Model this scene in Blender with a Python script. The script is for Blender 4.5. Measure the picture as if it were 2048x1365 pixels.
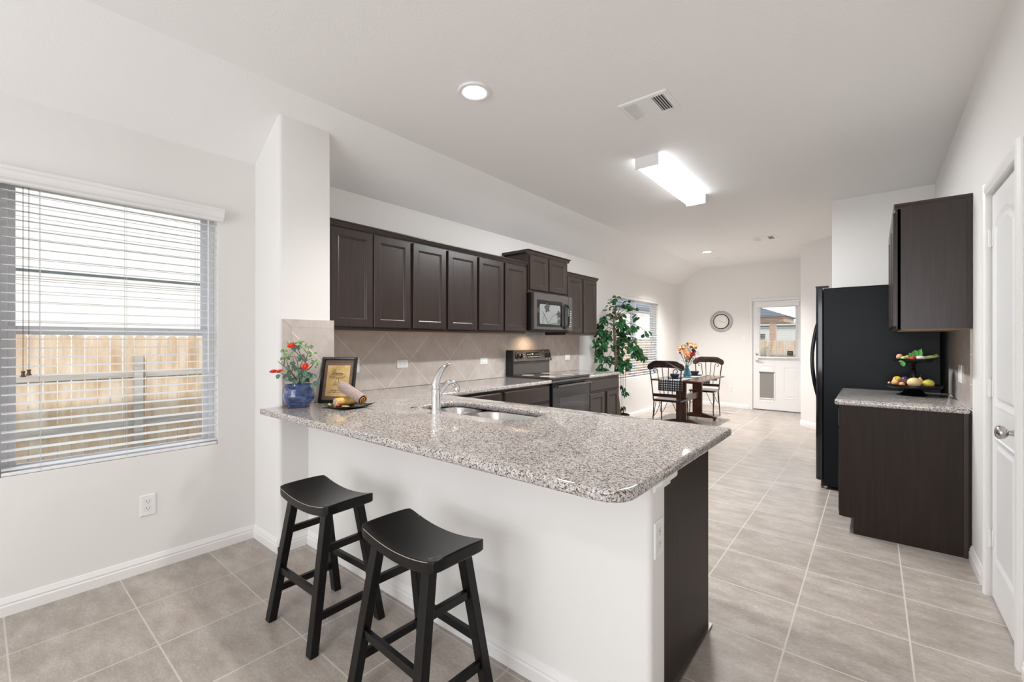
import bpy, bmesh, math, random
from math import sin, cos, pi, radians
from mathutils import Vector, Matrix, Euler
random.seed(7)
for o in list(bpy.data.objects):
    bpy.data.objects.remove(o, do_unlink=True)
S = bpy.context.scene
C = S.collection

# ------------------------------------------------------------------ camera
TH = math.atan(722 / 880.6)
cam_d = bpy.data.cameras.new('camera'); cam = bpy.data.objects.new('camera', cam_d); C.objects.link(cam)
cam_d.sensor_fit = 'HORIZONTAL'; cam_d.sensor_width = 36.0
cam_d.lens = 36.0 * 880.6 / 2048.0
cam_d.clip_start = 0.02; cam_d.clip_end = 300
cam.location = (0, 0, 1.30)
cam.rotation_euler = (pi / 2, 0, TH)
S.camera = cam
# ------------------------------------------------------------------ world, sun, exposure
w = bpy.data.worlds.new('sky'); S.world = w; w.use_nodes = True
bg = w.node_tree.nodes['Background']
bg.inputs[0].default_value = (0.84, 0.92, 1.0, 1); bg.inputs[1].default_value = 1.05
sun_d = bpy.data.lights.new('sun', 'SUN'); sun = bpy.data.objects.new('sun', sun_d); C.objects.link(sun)
sun_d.energy = 1.3; sun_d.angle = radians(0.8); sun_d.color = (1.0, 0.95, 0.88)
sd = Vector((-1.0, 0.50, -0.475)).normalized()
sun.rotation_euler = sd.to_track_quat('-Z', 'Y').to_euler()
sun.location = (4, -2, 8)
def area(name, loc, direction, sx, sy, power, col=(1, 1, 1), spread=pi):
    d = bpy.data.lights.new(name, 'AREA'); o = bpy.data.objects.new(name, d); C.objects.link(o)
    d.shape = 'RECTANGLE'; d.size = sx; d.size_y = sy; d.energy = power; d.color = col; d.spread = spread
    o.location = loc; o.rotation_euler = Vector(direction).to_track_quat('-Z', 'Y').to_euler()
    return o
# unseen fill light added behind the camera, tilted up to brighten the ceiling
area('rear_fill_light', (-1.0, -3.35, 1.30), (0.10, 1, 0.42), 3.4, 2.0, 63, (0.98, 0.99, 1.0))

S.view_settings.view_transform = 'Standard'
S.view_settings.look = 'None'
S.view_settings.exposure = 0.66
S.view_settings.gamma = 1.0
S.view_settings.use_curve_mapping = False
try:
    S.cycles.use_denoising = True
    S.cycles.max_bounces = 12; S.cycles.diffuse_bounces = 7; S.cycles.glossy_bounces = 5
    S.cycles.transmission_bounces = 6; S.cycles.transparent_max_bounces = 12
    S.cycles.sample_clamp_indirect = 6.0; S.cycles.caustics_reflective = False; S.cycles.caustics_refractive = False
except Exception:
    pass

# ------------------------------------------------------------------ materials
M = {}
def mat(name, col, rough=0.5, metal=0.0, spec=0.5, coat=0.0, coat_r=0.05, emis=None, es=0.0, trans=0.0, ior=1.45, alpha=1.0):
    m = bpy.data.materials.new(name); m.use_nodes = True
    b = m.node_tree.nodes['Principled BSDF']
    b.inputs['Base Color'].default_value = (*col, 1)
    b.inputs['Roughness'].default_value = rough
    b.inputs['Metallic'].default_value = metal
    b.inputs['Specular IOR Level'].default_value = spec
    b.inputs['Coat Weight'].default_value = coat
    b.inputs['Coat Roughness'].default_value = coat_r
    b.inputs['Transmission Weight'].default_value = trans
    b.inputs['IOR'].default_value = ior
    if emis:
        b.inputs['Emission Color'].default_value = (*emis, 1); b.inputs['Emission Strength'].default_value = es
    M[name] = m
    return m
def nt(m): return m.node_tree.nodes, m.node_tree.links, m.node_tree.nodes['Principled BSDF']
def coords(m, scale=(1, 1, 1), rot=(0, 0, 0), loc=(0, 0, 0)):
    n, l, b = nt(m)
    g = n.new('ShaderNodeNewGeometry'); mp = n.new('ShaderNodeMapping')
    l.new(g.outputs['Position'], mp.inputs['Vector'])
    mp.inputs['Scale'].default_value = scale; mp.inputs['Rotation'].default_value = rot; mp.inputs['Location'].default_value = loc
    return mp.outputs['Vector']
def bump_noise(m, scale, strength, dist=0.002, detail=3, vec=None, rough=0.5):
    n, l, b = nt(m)
    v = vec or coords(m)
    t = n.new('ShaderNodeTexNoise'); t.inputs['Scale'].default_value = scale; t.inputs['Detail'].default_value = detail
    t.inputs['Roughness'].default_value = rough
    l.new(v, t.inputs['Vector'])
    bp = n.new('ShaderNodeBump'); bp.inputs['Strength'].default_value = strength; bp.inputs['Distance'].default_value = dist
    l.new(t.outputs['Fac'], bp.inputs['Height']); l.new(bp.outputs['Normal'], b.inputs['Normal'])
    return t, bp
def ramp(m, fac, stops):
    n, l, b = nt(m)
    r = n.new('ShaderNodeValToRGB'); e = r.color_ramp.elements
    while len(e) > 1: e.remove(e[-1])
    e[0].position = stops[0][0]; e[0].color = (*stops[0][1], 1)
    for p, c in stops[1:]:
        k = e.new(p); k.color = (*c, 1)
    l.new(fac, r.inputs['Fac']); return r.outputs['Color']
def noise_color(m, scale, stops, vec=None, detail=4, rough=0.6):
    n, l, b = nt(m)
    t = n.new('ShaderNodeTexNoise'); t.inputs['Scale'].default_value = scale; t.inputs['Detail'].default_value = detail
    t.inputs['Roughness'].default_value = rough
    l.new(vec or coords(m), t.inputs['Vector'])
    c = ramp(m, t.outputs['Fac'], stops); l.new(c, b.inputs['Base Color']); return c

m = mat('wall_paint', (0.81, 0.793, 0.775), 0.6, spec=0.3); bump_noise(m, 130, 0.22, 0.003)
m = mat('ceiling_paint', (0.88, 0.875, 0.87), 0.75, spec=0.2); bump_noise(m, 75, 0.30, 0.003)
m = mat('trim_white', (0.84, 0.83, 0.82), 0.35)
m = mat('door_white', (0.82, 0.82, 0.825), 0.35)
mat('vinyl_white', (0.78, 0.79, 0.82), 0.4)
mat('blind_white', (0.86, 0.86, 0.87), 0.4)
mat('plate_white', (0.85, 0.85, 0.84), 0.3)
mat('cord_grey', (0.60, 0.59, 0.57), 0.6)
mat('tassel_brown', (0.10, 0.06, 0.04), 0.5)
mat('slot_dark', (0.03, 0.025, 0.02), 0.6)
mat('outlet_line', (0.45, 0.40, 0.38), 0.6)

# floor tile
m = mat('floor_tile', (0.5, 0.45, 0.41), 0.26, spec=0.5)
n, l, b = nt(m)
PT = 0.4136
v = coords(m, loc=(0.29, -0.085, 0))
br = n.new('ShaderNodeTexBrick'); br.offset = 0; br.squash = 1
br.inputs['Scale'].default_value = 1.0; br.inputs['Brick Width'].default_value = PT; br.inputs['Row Height'].default_value = PT
br.inputs['Mortar Size'].default_value = 0.0036; br.inputs['Mortar Smooth'].default_value = 0.1; br.inputs['Bias'].default_value = 0
br.inputs['Color1'].default_value = (0.33, 0.33, 0.33, 1); br.inputs['Color2'].default_value = (0.66, 0.66, 0.66, 1)
l.new(v, br.inputs['Vector'])
v2 = coords(m, scale=(1.0, 2.2, 1))
t1 = n.new('ShaderNodeTexNoise'); t1.inputs['Scale'].default_value = 5; t1.inputs['Detail'].default_value = 9; t1.inputs['Roughness'].default_value = 0.68
l.new(v2, t1.inputs['Vector'])
c1 = ramp(m, t1.outputs['Fac'], [(0.30, (0.33, 0.28, 0.24)), (0.5, (0.42, 0.37, 0.33)), (0.68, (0.51, 0.46, 0.42))])
t2 = n.new('ShaderNodeTexNoise'); t2.inputs['Scale'].default_value = 60; t2.inputs['Detail'].default_value = 4
l.new(v2, t2.inputs['Vector'])
c2 = ramp(m, t2.outputs['Fac'], [(0.35, (0.86, 0.86, 0.86)), (0.62, (1, 1, 1)), (0.75, (1.16, 1.16, 1.16))])
mx = n.new('ShaderNodeMix'); mx.data_type = 'RGBA'; mx.blend_type = 'MULTIPLY'; mx.inputs[0].default_value = 1
l.new(c1, mx.inputs[6]); l.new(c2, mx.inputs[7])
mx3 = n.new('ShaderNodeMix'); mx3.data_type = 'RGBA'; mx3.blend_type = 'OVERLAY'; mx3.inputs[0].default_value = 0.22
l.new(mx.outputs[2], mx3.inputs[6]); l.new(br.outputs['Color'], mx3.inputs[7])
mx2 = n.new('ShaderNodeMix'); mx2.data_type = 'RGBA'; l.new(br.outputs['Fac'], mx2.inputs[0])
l.new(mx3.outputs[2], mx2.inputs[6]); mx2.inputs[7].default_value = (0.53, 0.50, 0.465, 1)
l.new(mx2.outputs[2], b.inputs['Base Color'])
rr = n.new('ShaderNodeMath'); rr.operation = 'MULTIPLY_ADD'; rr.inputs[1].default_value = 0.5; rr.inputs[2].default_value = 0.27
l.new(br.outputs['Fac'], rr.inputs[0]); l.new(rr.outputs[0], b.inputs['Roughness'])
bp = n.new('ShaderNodeBump'); bp.invert = True; bp.inputs['Strength'].default_value = 0.6; bp.inputs['Distance'].default_value = 0.002
l.new(br.outputs['Fac'], bp.inputs['Height']); l.new(bp.outputs['Normal'], b.inputs['Normal'])

# granite
def granite(name, tint=(1, 1, 1)):
    m = mat(name, (0.5, 0.47, 0.45), 0.045, spec=0.85)
    n, l, b = nt(m)
    v = coords(m)
    vo = n.new('ShaderNodeTexVoronoi'); vo.inputs['Scale'].default_value = 250; vo.inputs['Randomness'].default_value = 1
    l.new(v, vo.inputs['Vector'])
    sep = n.new('ShaderNodeSeparateColor'); l.new(vo.outputs['Color'], sep.inputs[0])
    t = n.new('ShaderNodeTexNoise'); t.inputs['Scale'].default_value = 60; t.inputs['Detail'].default_value = 4
    l.new(v, t.inputs['Vector'])
    a = n.new('ShaderNodeMath'); a.operation = 'MULTIPLY_ADD'; a.inputs[1].default_value = 0.62
    l.new(sep.outputs[0], a.inputs[0])
    a2 = n.new('ShaderNodeMath'); a2.operation = 'MULTIPLY'; a2.inputs[1].default_value = 0.42
    l.new(t.outputs['Fac'], a2.inputs[0]); l.new(a2.outputs[0], a.inputs[2])
    c = ramp(m, a.outputs[0], [(0.20, (0.035, 0.032, 0.03)), (0.30, (0.15, 0.135, 0.125)), (0.38, (0.33, 0.30, 0.28)),
                               (0.52, (0.46, 0.41, 0.38)), (0.66, (0.53, 0.49, 0.46)), (0.82, (0.68, 0.66, 0.645))])
    l.new(c, b.inputs['Base Color'])
granite('granite')

# espresso cabinet wood
def wood(name, stops, rough, scale=(60, 60, 3), coat=0.15, sp=0.5):
    m = mat(name, stops[0][1], rough, coat=coat, coat_r=0.2, spec=sp)
    noise_color(m, 1.0, stops, vec=coords(m, scale=scale), detail=5)
    return m
wood('espresso', [(0.3, (0.030, 0.021, 0.018)), (0.7, (0.044, 0.030, 0.026))], 0.30, coat=0.05, sp=0.45)
wood('espresso_panel', [(0.3, (0.024, 0.017, 0.014)), (0.7, (0.035, 0.024, 0.020))], 0.45, coat=0.0, sp=0.20)
wood('tan_ply', [(0.3, (0.42, 0.27, 0.15)), (0.7, (0.55, 0.38, 0.24))], 0.5, (20, 3, 20))
wood('mahogany', [(0.3, (0.060, 0.022, 0.012)), (0.7, (0.12, 0.048, 0.026))], 0.25, (8, 40, 8), 0.4)
wood('dark_seat_wood', [(0.3, (0.016, 0.010, 0.008)), (0.7, (0.035, 0.020, 0.015))], 0.22, (40, 8, 40), 0.4)
m = mat('black_paint', (0.006, 0.0055, 0.0055), 0.30, spec=0.32)
mat('worn_edge', (0.42, 0.36, 0.31), 0.7)
mat('black_gloss', (0.012, 0.012, 0.014), 0.08, spec=0.6)
m = mat('fridge_black', (0.007, 0.008, 0.010), 0.30, spec=0.14); bump_noise(m, 260, 0.3, 0.001)
mat('range_glass', (0.02, 0.02, 0.022), 0.04, spec=0.8)
mat('appliance_face', (0.075, 0.068, 0.062), 0.2, spec=0.7)
mat('black_plastic', (0.012, 0.012, 0.012), 0.35)
mat('white_ink', (0.8, 0.8, 0.8), 0.5)
mat('display_green', (0.02, 0.3, 0.05), 0.4, emis=(0.25, 1.0, 0.3), es=1.2)
mat('chrome', (0.86, 0.86, 0.87), 0.06, metal=1)
m = mat('stainless', (0.72, 0.71, 0.69), 0.22, metal=1)
mat('nickel', (0.55, 0.52, 0.48), 0.25, metal=1)
mat('brass_white', (0.75, 0.70, 0.62), 0.3, metal=0.6)
mat('iron_black', (0.015, 0.014, 0.014), 0.35, metal=0.3)
mat('lamp_lens', (1, 1, 1), 0.4, emis=(1.0, 0.97, 0.92), es=22)
mat('tube_lens', (1, 1, 1), 0.4, emis=(0.95, 0.98, 1.0), es=9)
mat('tube_lens_side', (0.9, 0.9, 0.9), 0.4, emis=(0.95, 0.98, 1.0), es=2.6)
mat('lamp_white', (0.85, 0.85, 0.85), 0.4)
mat('vent_dark', (0.09, 0.085, 0.08), 0.8)
mat('clock_face', (0.80, 0.79, 0.73), 0.5)
mat('pet_flap', (0.27, 0.26, 0.24), 0.45)
mat('sign_black', (0.02, 0.02, 0.02), 0.5)

# diagonal backsplash tile (one material per wall orientation)
def splash(name, axis, phase):
    m = mat(name, (0.4, 0.35, 0.31), 0.22)
    n, l, b = nt(m)
    rot = (0, 0, 0)
    g = n.new('ShaderNodeNewGeometry'); sx = n.new('ShaderNodeSeparateXYZ'); l.new(g.outputs['Position'], sx.inputs[0])
    cb = n.new('ShaderNodeCombineXYZ'); l.new(sx.outputs[axis], cb.inputs[0]); l.new(sx.outputs[2], cb.inputs[1])
    mp = n.new('ShaderNodeMapping'); mp.vector_type = 'TEXTURE'
    mp.inputs['Location'].default_value = (phase, 1.37, 0); mp.inputs['Rotation'].default_value = (0, 0, pi / 4)
    l.new(cb.outputs[0], mp.inputs[0])
    br = n.new('ShaderNodeTexBrick'); br.offset = 0
    s = 0.338
    br.inputs['Scale'].default_value = 1; br.inputs['Brick Width'].default_value = s; br.inputs['Row Height'].default_value = s
    br.inputs['Mortar Size'].default_value = 0.0022; br.inputs['Mortar Smooth'].default_value = 0.1
    br.inputs['Color1'].default_value = (0.45, 0.45, 0.45, 1); br.inputs['Color2'].default_value = (0.55, 0.55, 0.55, 1)
    l.new(mp.outputs[0], br.inputs['Vector'])
    t = n.new('ShaderNodeTexNoise'); t.inputs['Scale'].default_value = 9; t.inputs['Detail'].default_value = 8; t.inputs['Roughness'].default_value = 0.65
    l.new(g.outputs['Position'], t.inputs['Vector'])
    c = ramp(m, t.outputs['Fac'], [(0.3, (0.47, 0.415, 0.375)), (0.5, (0.54, 0.485, 0.445)), (0.7, (0.60, 0.55, 0.515))])
    mx = n.new('ShaderNodeMix'); mx.data_type = 'RGBA'; l.new(br.outputs['Fac'], mx.inputs[0]); l.new(c, mx.inputs[6])
    mx.inputs[7].default_value = (0.76, 0.73, 0.69, 1); l.new(mx.outputs[2], b.inputs['Base Color'])
    bp = n.new('ShaderNodeBump'); bp.invert = True; bp.inputs['Strength'].default_value = 0.5; bp.inputs['Distance'].default_value = 0.002
    l.new(br.outputs['Fac'], bp.inputs['Height']); l.new(bp.outputs['Normal'], b.inputs['Normal'])
splash('splash_y', 1, 2.195)
splash('splash_right', 1, 4.07)
m = mat('splash_plain', (0.54, 0.485, 0.445), 0.22)
noise_color(m, 9, [(0.3, (0.47, 0.415, 0.375)), (0.5, (0.54, 0.485, 0.445)), (0.7, (0.60, 0.55, 0.515))], detail=8)
mat('grout', (0.66, 0.64, 0.60), 0.6)

# glass pane: clear with faint reflection
m = mat('pane_glass', (1, 1, 1), 0.0)
n, l, b = nt(m)
tr = n.new('ShaderNodeBsdfTransparent'); gl = n.new('ShaderNodeBsdfGlossy'); gl.inputs['Roughness'].default_value = 0.02
lw = n.new('ShaderNodeLayerWeight'); lw.inputs[0].default_value = 0.5; pw = n.new('ShaderNodeMath'); pw.operation = 'POWER'; pw.inputs[1].default_value = 5; l.new(lw.outputs['Facing'], pw.inputs[0]); fr = n.new('ShaderNodeMath'); fr.operation = 'MULTIPLY_ADD'; fr.inputs[1].default_value = 0.4; fr.inputs[2].default_value = 0.02; l.new(pw.outputs[0], fr.inputs[0])
ms = n.new('ShaderNodeMixShader'); l.new(fr.outputs[0], ms.inputs[0]); l.new(tr.outputs[0], ms.inputs[1]); l.new(gl.outputs[0], ms.inputs[2])
l.new(ms.outputs[0], n['Material Output'].inputs['Surface'])
mat('blue_glass', (0.25, 0.55, 0.75), 0.05, trans=0.75, ior=1.3)

# outdoors
m = mat('fence_wood', (0.5, 0.36, 0.22), 0.8)
noise_color(m, 1.0, [(0.25, (0.44, 0.29, 0.18)), (0.5, (0.64, 0.48, 0.34)), (0.75, (0.76, 0.67, 0.57))], vec=coords(m, scale=(7, 7, 1.3)), detail=7)
m = mat('fence_rail', (0.5, 0.45, 0.4), 0.8)
noise_color(m, 1.0, [(0.3, (0.36, 0.31, 0.27)), (0.7, (0.56, 0.52, 0.48))], vec=coords(m, scale=(10, 1.5, 20)))
mat('siding_cream', (0.80, 0.79, 0.77), 0.7)
mat('siding_white', (0.74, 0.74, 0.72), 0.7)
mat('band_grey', (0.10, 0.12, 0.12), 0.7)
mat('roof_shingle', (0.17, 0.20, 0.27), 0.9)
mat('brick_tan', (0.55, 0.36, 0.28), 0.8)
m = mat('grass', (0.25, 0.25, 0.15), 0.9)
noise_color(m, 6, [(0.3, (0.22, 0.21, 0.13)), (0.7, (0.38, 0.37, 0.27))])
mat('soffit', (0.6, 0.58, 0.55), 0.8)

# plants and food
def leafm(name, a, b2, rough=0.35):
    m = mat(name, a, rough, spec=0.5); noise_color(m, 22, [(0.3, a), (0.7, b2)]); return m
leafm('ficus_leaf', (0.010, 0.060, 0.020), (0.025, 0.13, 0.035), 0.3)
leafm('pot_leaf', (0.06, 0.14, 0.09), (0.16, 0.27, 0.20), 0.4)
leafm('pot_leaf_light', (0.14, 0.30, 0.08), (0.24, 0.42, 0.14), 0.45)
m = mat('trunk', (0.12, 0.07, 0.045), 0.8); noise_color(m, 30, [(0.3, (0.09, 0.05, 0.035)), (0.7, (0.20, 0.13, 0.09))])
mat('stem_brown', (0.10, 0.08, 0.045), 0.6)
mat('stem_green', (0.09, 0.18, 0.06), 0.6)
mat('petal_red', (0.80, 0.07, 0.03), 0.5)
mat('petal_orange', (0.92, 0.38, 0.16), 0.5)
mat('petal_peach', (0.92, 0.52, 0.26), 0.5)
mat('petal_crimson', (0.55, 0.03, 0.07), 0.45)
mat('petal_plum', (0.14, 0.03, 0.05), 0.5)
mat('soil', (0.05, 0.03, 0.02), 0.9)
m = mat('blue_glaze', (0.03, 0.05, 0.14), 0.12, coat=0.6, coat_r=0.04)
noise_color(m, 1.0, [(0.34, (0.012, 0.012, 0.03)), (0.48, (0.035, 0.06, 0.17)), (0.60, (0.08, 0.14, 0.30)), (0.74, (0.24, 0.08, 0.06))], vec=coords(m, scale=(14, 14, 42)), detail=5)
mat('wicker_dark', (0.05, 0.035, 0.025), 0.7)
mat('frame_black', (0.012, 0.012, 0.014), 0.25)
m = mat('mat_brown', (0.2, 0.13, 0.09), 0.7)
n, l, b = nt(m)
wv = n.new('ShaderNodeTexWave'); wv.bands_direction = 'Z'; wv.inputs['Scale'].default_value = 45; l.new(coords(m), wv.inputs['Vector'])
l.new(ramp(m, wv.outputs['Fac'], [(0.2, (0.07, 0.045, 0.035)), (0.7, (0.30, 0.20, 0.14))]), b.inputs['Base Color'])
m = mat('card_gold', (0.62, 0.43, 0.16), 0.45); noise_color(m, 14, [(0.3, (0.50, 0.31, 0.10)), (0.7, (0.76, 0.55, 0.25))])
mat('ink', (0.07, 0.045, 0.02), 0.7)
mat('plate_black', (0.015, 0.018, 0.018), 0.15)
m = mat('cake_yellow', (0.85, 0.50, 0.10), 0.6); noise_color(m, 18, [(0.35, (0.80, 0.36, 0.05)), (0.65, (0.90, 0.62, 0.22))])
mat('cream', (0.86, 0.80, 0.66), 0.6)
mat('jam', (0.28, 0.04, 0.03), 0.4)
m = mat('cocoa', (0.36, 0.25, 0.22), 0.85); noise_color(m, 160, [(0.3, (0.24, 0.15, 0.12)), (0.7, (0.55, 0.45, 0.42))])
mat('choco', (0.06, 0.03, 0.02), 0.5)
mat('grape', (0.42, 0.55, 0.16), 0.3)
mat('strawberry', (0.75, 0.05, 0.03), 0.35)
mat('lemon', (0.85, 0.55, 0.04), 0.4)
mat('plum', (0.10, 0.04, 0.08), 0.25)
m = mat('pear_skin', (0.8, 0.6, 0.3), 0.4); noise_color(m, 12, [(0.42, (0.82, 0.66, 0.32)), (0.60, (0.82, 0.34, 0.20))])
m = mat('peach_skin', (0.8, 0.5, 0.25), 0.5); noise_color(m, 16, [(0.42, (0.84, 0.66, 0.34)), (0.60, (0.80, 0.30, 0.14))])
mat('green_pear', (0.62, 0.58, 0.10), 0.35)
mat('egg_shell', (0.72, 0.40, 0.26), 0.5)
mat('tomato', (0.66, 0.05, 0.03), 0.2)
mat('turnip', (0.84, 0.78, 0.76), 0.4)
mat('sprig_green', (0.12, 0.46, 0.10), 0.4)
mat('pale_green', (0.50, 0.62, 0.24), 0.45)
mat('bowl_navy', (0.035, 0.05, 0.075), 0.25)
m = mat('gingham', (0.8, 0.8, 0.8), 0.85)
n, l, b = nt(m)
g = n.new('ShaderNodeTexCoord'); sp = n.new('ShaderNodeSeparateXYZ'); l.new(g.outputs['UV'], sp.inputs[0])
ws = []
for i in (0, 1):
    a = n.new('ShaderNodeMath'); a.operation = 'MULTIPLY'; a.inputs[1].default_value = 1 / 0.034; l.new(sp.outputs[i], a.inputs[0])
    f = n.new('ShaderNodeMath'); f.operation = 'FRACT'; l.new(a.outputs[0], f.inputs[0])
    q = n.new('ShaderNodeMath'); q.operation = 'LESS_THAN'; q.inputs[1].default_value = 0.5; l.new(f.outputs[0], q.inputs[0]); ws.append(q)
ad = n.new('ShaderNodeMath'); ad.operation = 'ADD'; l.new(ws[0].outputs[0], ad.inputs[0]); l.new(ws[1].outputs[0], ad.inputs[1])
hf = n.new('ShaderNodeMath'); hf.operation = 'MULTIPLY'; hf.inputs[1].default_value = 0.5; l.new(ad.outputs[0], hf.inputs[0])
l.new(ramp(m, hf.outputs[0], [(0.0, (0.82, 0.82, 0.82)), (0.5, (0.10, 0.11, 0.13)), (1.0, (0.02, 0.02, 0.03))]), b.inputs['Base Color'])

# ------------------------------------------------------------------ mesh helpers
WM = {}
def new_bm(): return bmesh.new()
def box(bm, x0, x1, y0, y1, z0, z1, mx=None):
    vs = [bm.verts.new((x, y, z)) for z in (z0, z1) for y in (y0, y1) for x in (x0, x1)]
    for f in ((0, 2, 3, 1), (4, 5, 7, 6), (0, 1, 5, 4), (2, 6, 7, 3), (0, 4, 6, 2), (1, 3, 7, 5)):
        bm.faces.new([vs[i] for i in f])
    if mx is not None:
        for v in vs: v.co = mx @ v.co
    return vs
def bar(bm, a, b2, wx, wy, up=(0, 0, 1), w2=None):
    """square-section bar from a to b2"""
    a = Vector(a); b2 = Vector(b2); d = (b2 - a).normalized(); u = Vector(up)
    if abs(d.dot(u)) > 0.99: u = Vector((0, 1, 0))
    s = d.cross(u).normalized(); t = s.cross(d).normalized()
    if w2 is None: w2 = (wx, wy)
    vs = []
    for p, (hx, hy) in ((a, (wx / 2, wy / 2)), (b2, (w2[0] / 2, w2[1] / 2))):
        for sx_, sy_ in ((-1, -1), (1, -1), (1, 1), (-1, 1)):
            vs.append(bm.verts.new(p + s * hx * sx_ + t * hy * sy_))
    for f in ((3, 2, 1, 0), (4, 5, 6, 7), (0, 1, 5, 4), (1, 2, 6, 5), (2, 3, 7, 6), (3, 0, 4, 7)):
        bm.faces.new([vs[i] for i in f])
def tube(bm, pts, r, n=10, cap=True):
    pts = [Vector(p) for p in pts]; k = len(pts)
    rs = r if isinstance(r, (list, tuple)) else [r] * k
    tang = []
    for i in range(k):
        d = pts[min(i + 1, k - 1)] - pts[max(i - 1, 0)]; tang.append(d.normalized())
    u = tang[0].orthogonal().normalized()
    rings = []
    for i in range(k):
        u = (u - tang[i] * u.dot(tang[i]))
        if u.length < 1e-5: u = tang[i].orthogonal()
        u.normalize(); v = tang[i].cross(u)
        rings.append([bm.verts.new(pts[i] + (u * cos(2 * pi * j / n) + v * sin(2 * pi * j / n)) * rs[i]) for j in range(n)])
    for i in range(k - 1):
        for j in range(n):
            bm.faces.new((rings[i][j], rings[i][(j + 1) % n], rings[i + 1][(j + 1) % n], rings[i + 1][j]))
    if cap:
        bm.faces.new(list(reversed(rings[0]))); bm.faces.new(rings[-1])
def lathe(bm, prof, c=(0, 0, 0), n=32, mx=None, sq=(1, 1)):
    c = Vector(c); rings = []; allv = []
    for r, z in prof:
        if r < 1e-6:
            v = bm.verts.new((c.x, c.y, c.z + z)); rings.append([v]); allv.append(v)
        else:
            R = [bm.verts.new((c.x + r * sq[0] * cos(2 * pi * j / n), c.y + r * sq[1] * sin(2 * pi * j / n), c.z + z)) for j in range(n)]
            rings.append(R); allv += R
    for a, b2 in zip(rings, rings[1:]):
        for j in range(n):
            j2 = (j + 1) % n
            if len(a) == 1 and len(b2) == 1: continue
            if len(a) == 1: bm.faces.new((a[0], b2[j2], b2[j]))
            elif len(b2) == 1: bm.faces.new((a[j], a[j2], b2[0]))
            else: bm.faces.new((a[j], a[j2], b2[j2], b2[j]))
    if len(rings[0]) > 1: bm.faces.new(list(reversed(rings[0])))
    if len(rings[-1]) > 1: bm.faces.new(rings[-1])
    if mx is not None:
        for v in allv: v.co = mx @ v.co
    return allv
def blob(bm, c, r, rot=(0, 0, 0), u=14, v=9, power=None):
    mx = Matrix.Translation(c) @ Euler(rot).to_matrix().to_4x4() @ Matrix.Diagonal((*r, 1))
    res = bmesh.ops.create_uvsphere(bm, u_segments=u, v_segments=v, radius=1.0, matrix=mx)
    return res['verts']
def prism(bm, poly, fn, a, b2):
    """extrude a 2D outline; fn(u,v,w) -> world"""
    A = [bm.verts.new(fn(u, v, a)) for u, v in poly]; B = [bm.verts.new(fn(u, v, b2)) for u, v in poly]
    k = len(poly)
    bm.faces.new(list(reversed(A))); bm.faces.new(B)
    for i in range(k): bm.faces.new((A[i], A[(i + 1) % k], B[(i + 1) % k], B[i]))
def rrect(u0, u1, v0, v1, r, seg=5, rads=None):
    out = []
    rads = rads or (r, r, r, r)
    for (cu, cv, a0, rr_) in ((u1, v0, -90, rads[0]), (u1, v1, 0, rads[1]), (u0, v1, 90, rads[2]), (u0, v0, 180, rads[3])):
        su = -1 if cu == u1 else 1; sv = -1 if cv == v1 else 1
        for i in range(seg + 1):
            a = radians(a0 + 90 * i / seg); out.append((cu + su * rr_ + rr_ * cos(a), cv + sv * rr_ + rr_ * sin(a)))
    return out
def rings(bm, loops, fn, cap_last=True, cap_first=False):
    """loops: list of (outline pts 2D, depth) with equal counts"""
    L = [[bm.verts.new(fn(u, v, d)) for u, v in pts] for pts, d in loops]
    k = len(L[0])
    for a, b2 in zip(L, L[1:]):
        for i in range(k): bm.faces.new((a[i], a[(i + 1) % k], b2[(i + 1) % k], b2[i]))
    if cap_last: bm.faces.new(L[-1])
    if cap_first: bm.faces.new(list(reversed(L[0])))
def rect(u0, u1, v0, v1, i=0): return [(u0 + i, v0 + i), (u1 - i, v0 + i), (u1 - i, v1 - i), (u0 + i, v1 - i)]
def X_out(x0, s=1):      # face looking +x (s=1) or -x (s=-1): u=y, v=z, w=outward
    return lambda u, v, w_: Vector((x0 + s * w_, u, v))
def Y_out(y0, s=-1):     # face looking along s*y: u=x, v=z
    return lambda u, v, w_: Vector((u, y0 + s * w_, v))
def Z_out(z0, s=1):
    return lambda u, v, w_: Vector((u, v, z0 + s * w_))
def O(name, bm, material, parent=None, bevel=0, smooth=False, seg=2, angle=35):
    bmesh.ops.recalc_face_normals(bm, faces=bm.faces[:])
    me = bpy.data.meshes.new(name)
    if parent is not None:
        bm.transform(WM[parent].inverted())
    bm.to_mesh(me); bm.free()
    mats = material if isinstance(material, (list, tuple)) else [material]
    for mm in mats: me.materials.append(M[mm])
    o = bpy.data.objects.new(name, me); C.objects.link(o)
    if parent is not None:
        o.parent = parent; WM[o] = WM[parent]
    else: WM[o] = Matrix.Identity(4)
    if smooth:
        me.shade_smooth()
        me.set_sharp_from_angle(angle=radians(angle))
    if bevel > 0:
        md = o.modifiers.new('bevel', 'BEVEL'); md.width = bevel; md.segments = seg; md.limit_method = 'ANGLE'; md.angle_limit = radians(35)
    return o
def T(name, label, cat, loc=(0, 0, 0), group=None, kind=None):
    o = bpy.data.objects.new(name, None); C.objects.link(o); o.empty_display_size = 0.05
    o.location = loc; WM[o] = Matrix.Translation(loc)
    if label: o['label'] = label
    if cat: o['category'] = cat
    if group: o['group'] = group
    if kind: o['kind'] = kind
    return o
def tag(o, label, cat, group=None):
    o['label'] = label; o['category'] = cat
    if group: o['group'] = group
    return o
def struct(o, label=None):
    o['kind'] = 'structure'
    if label: o['label'] = label
    return o
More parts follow.
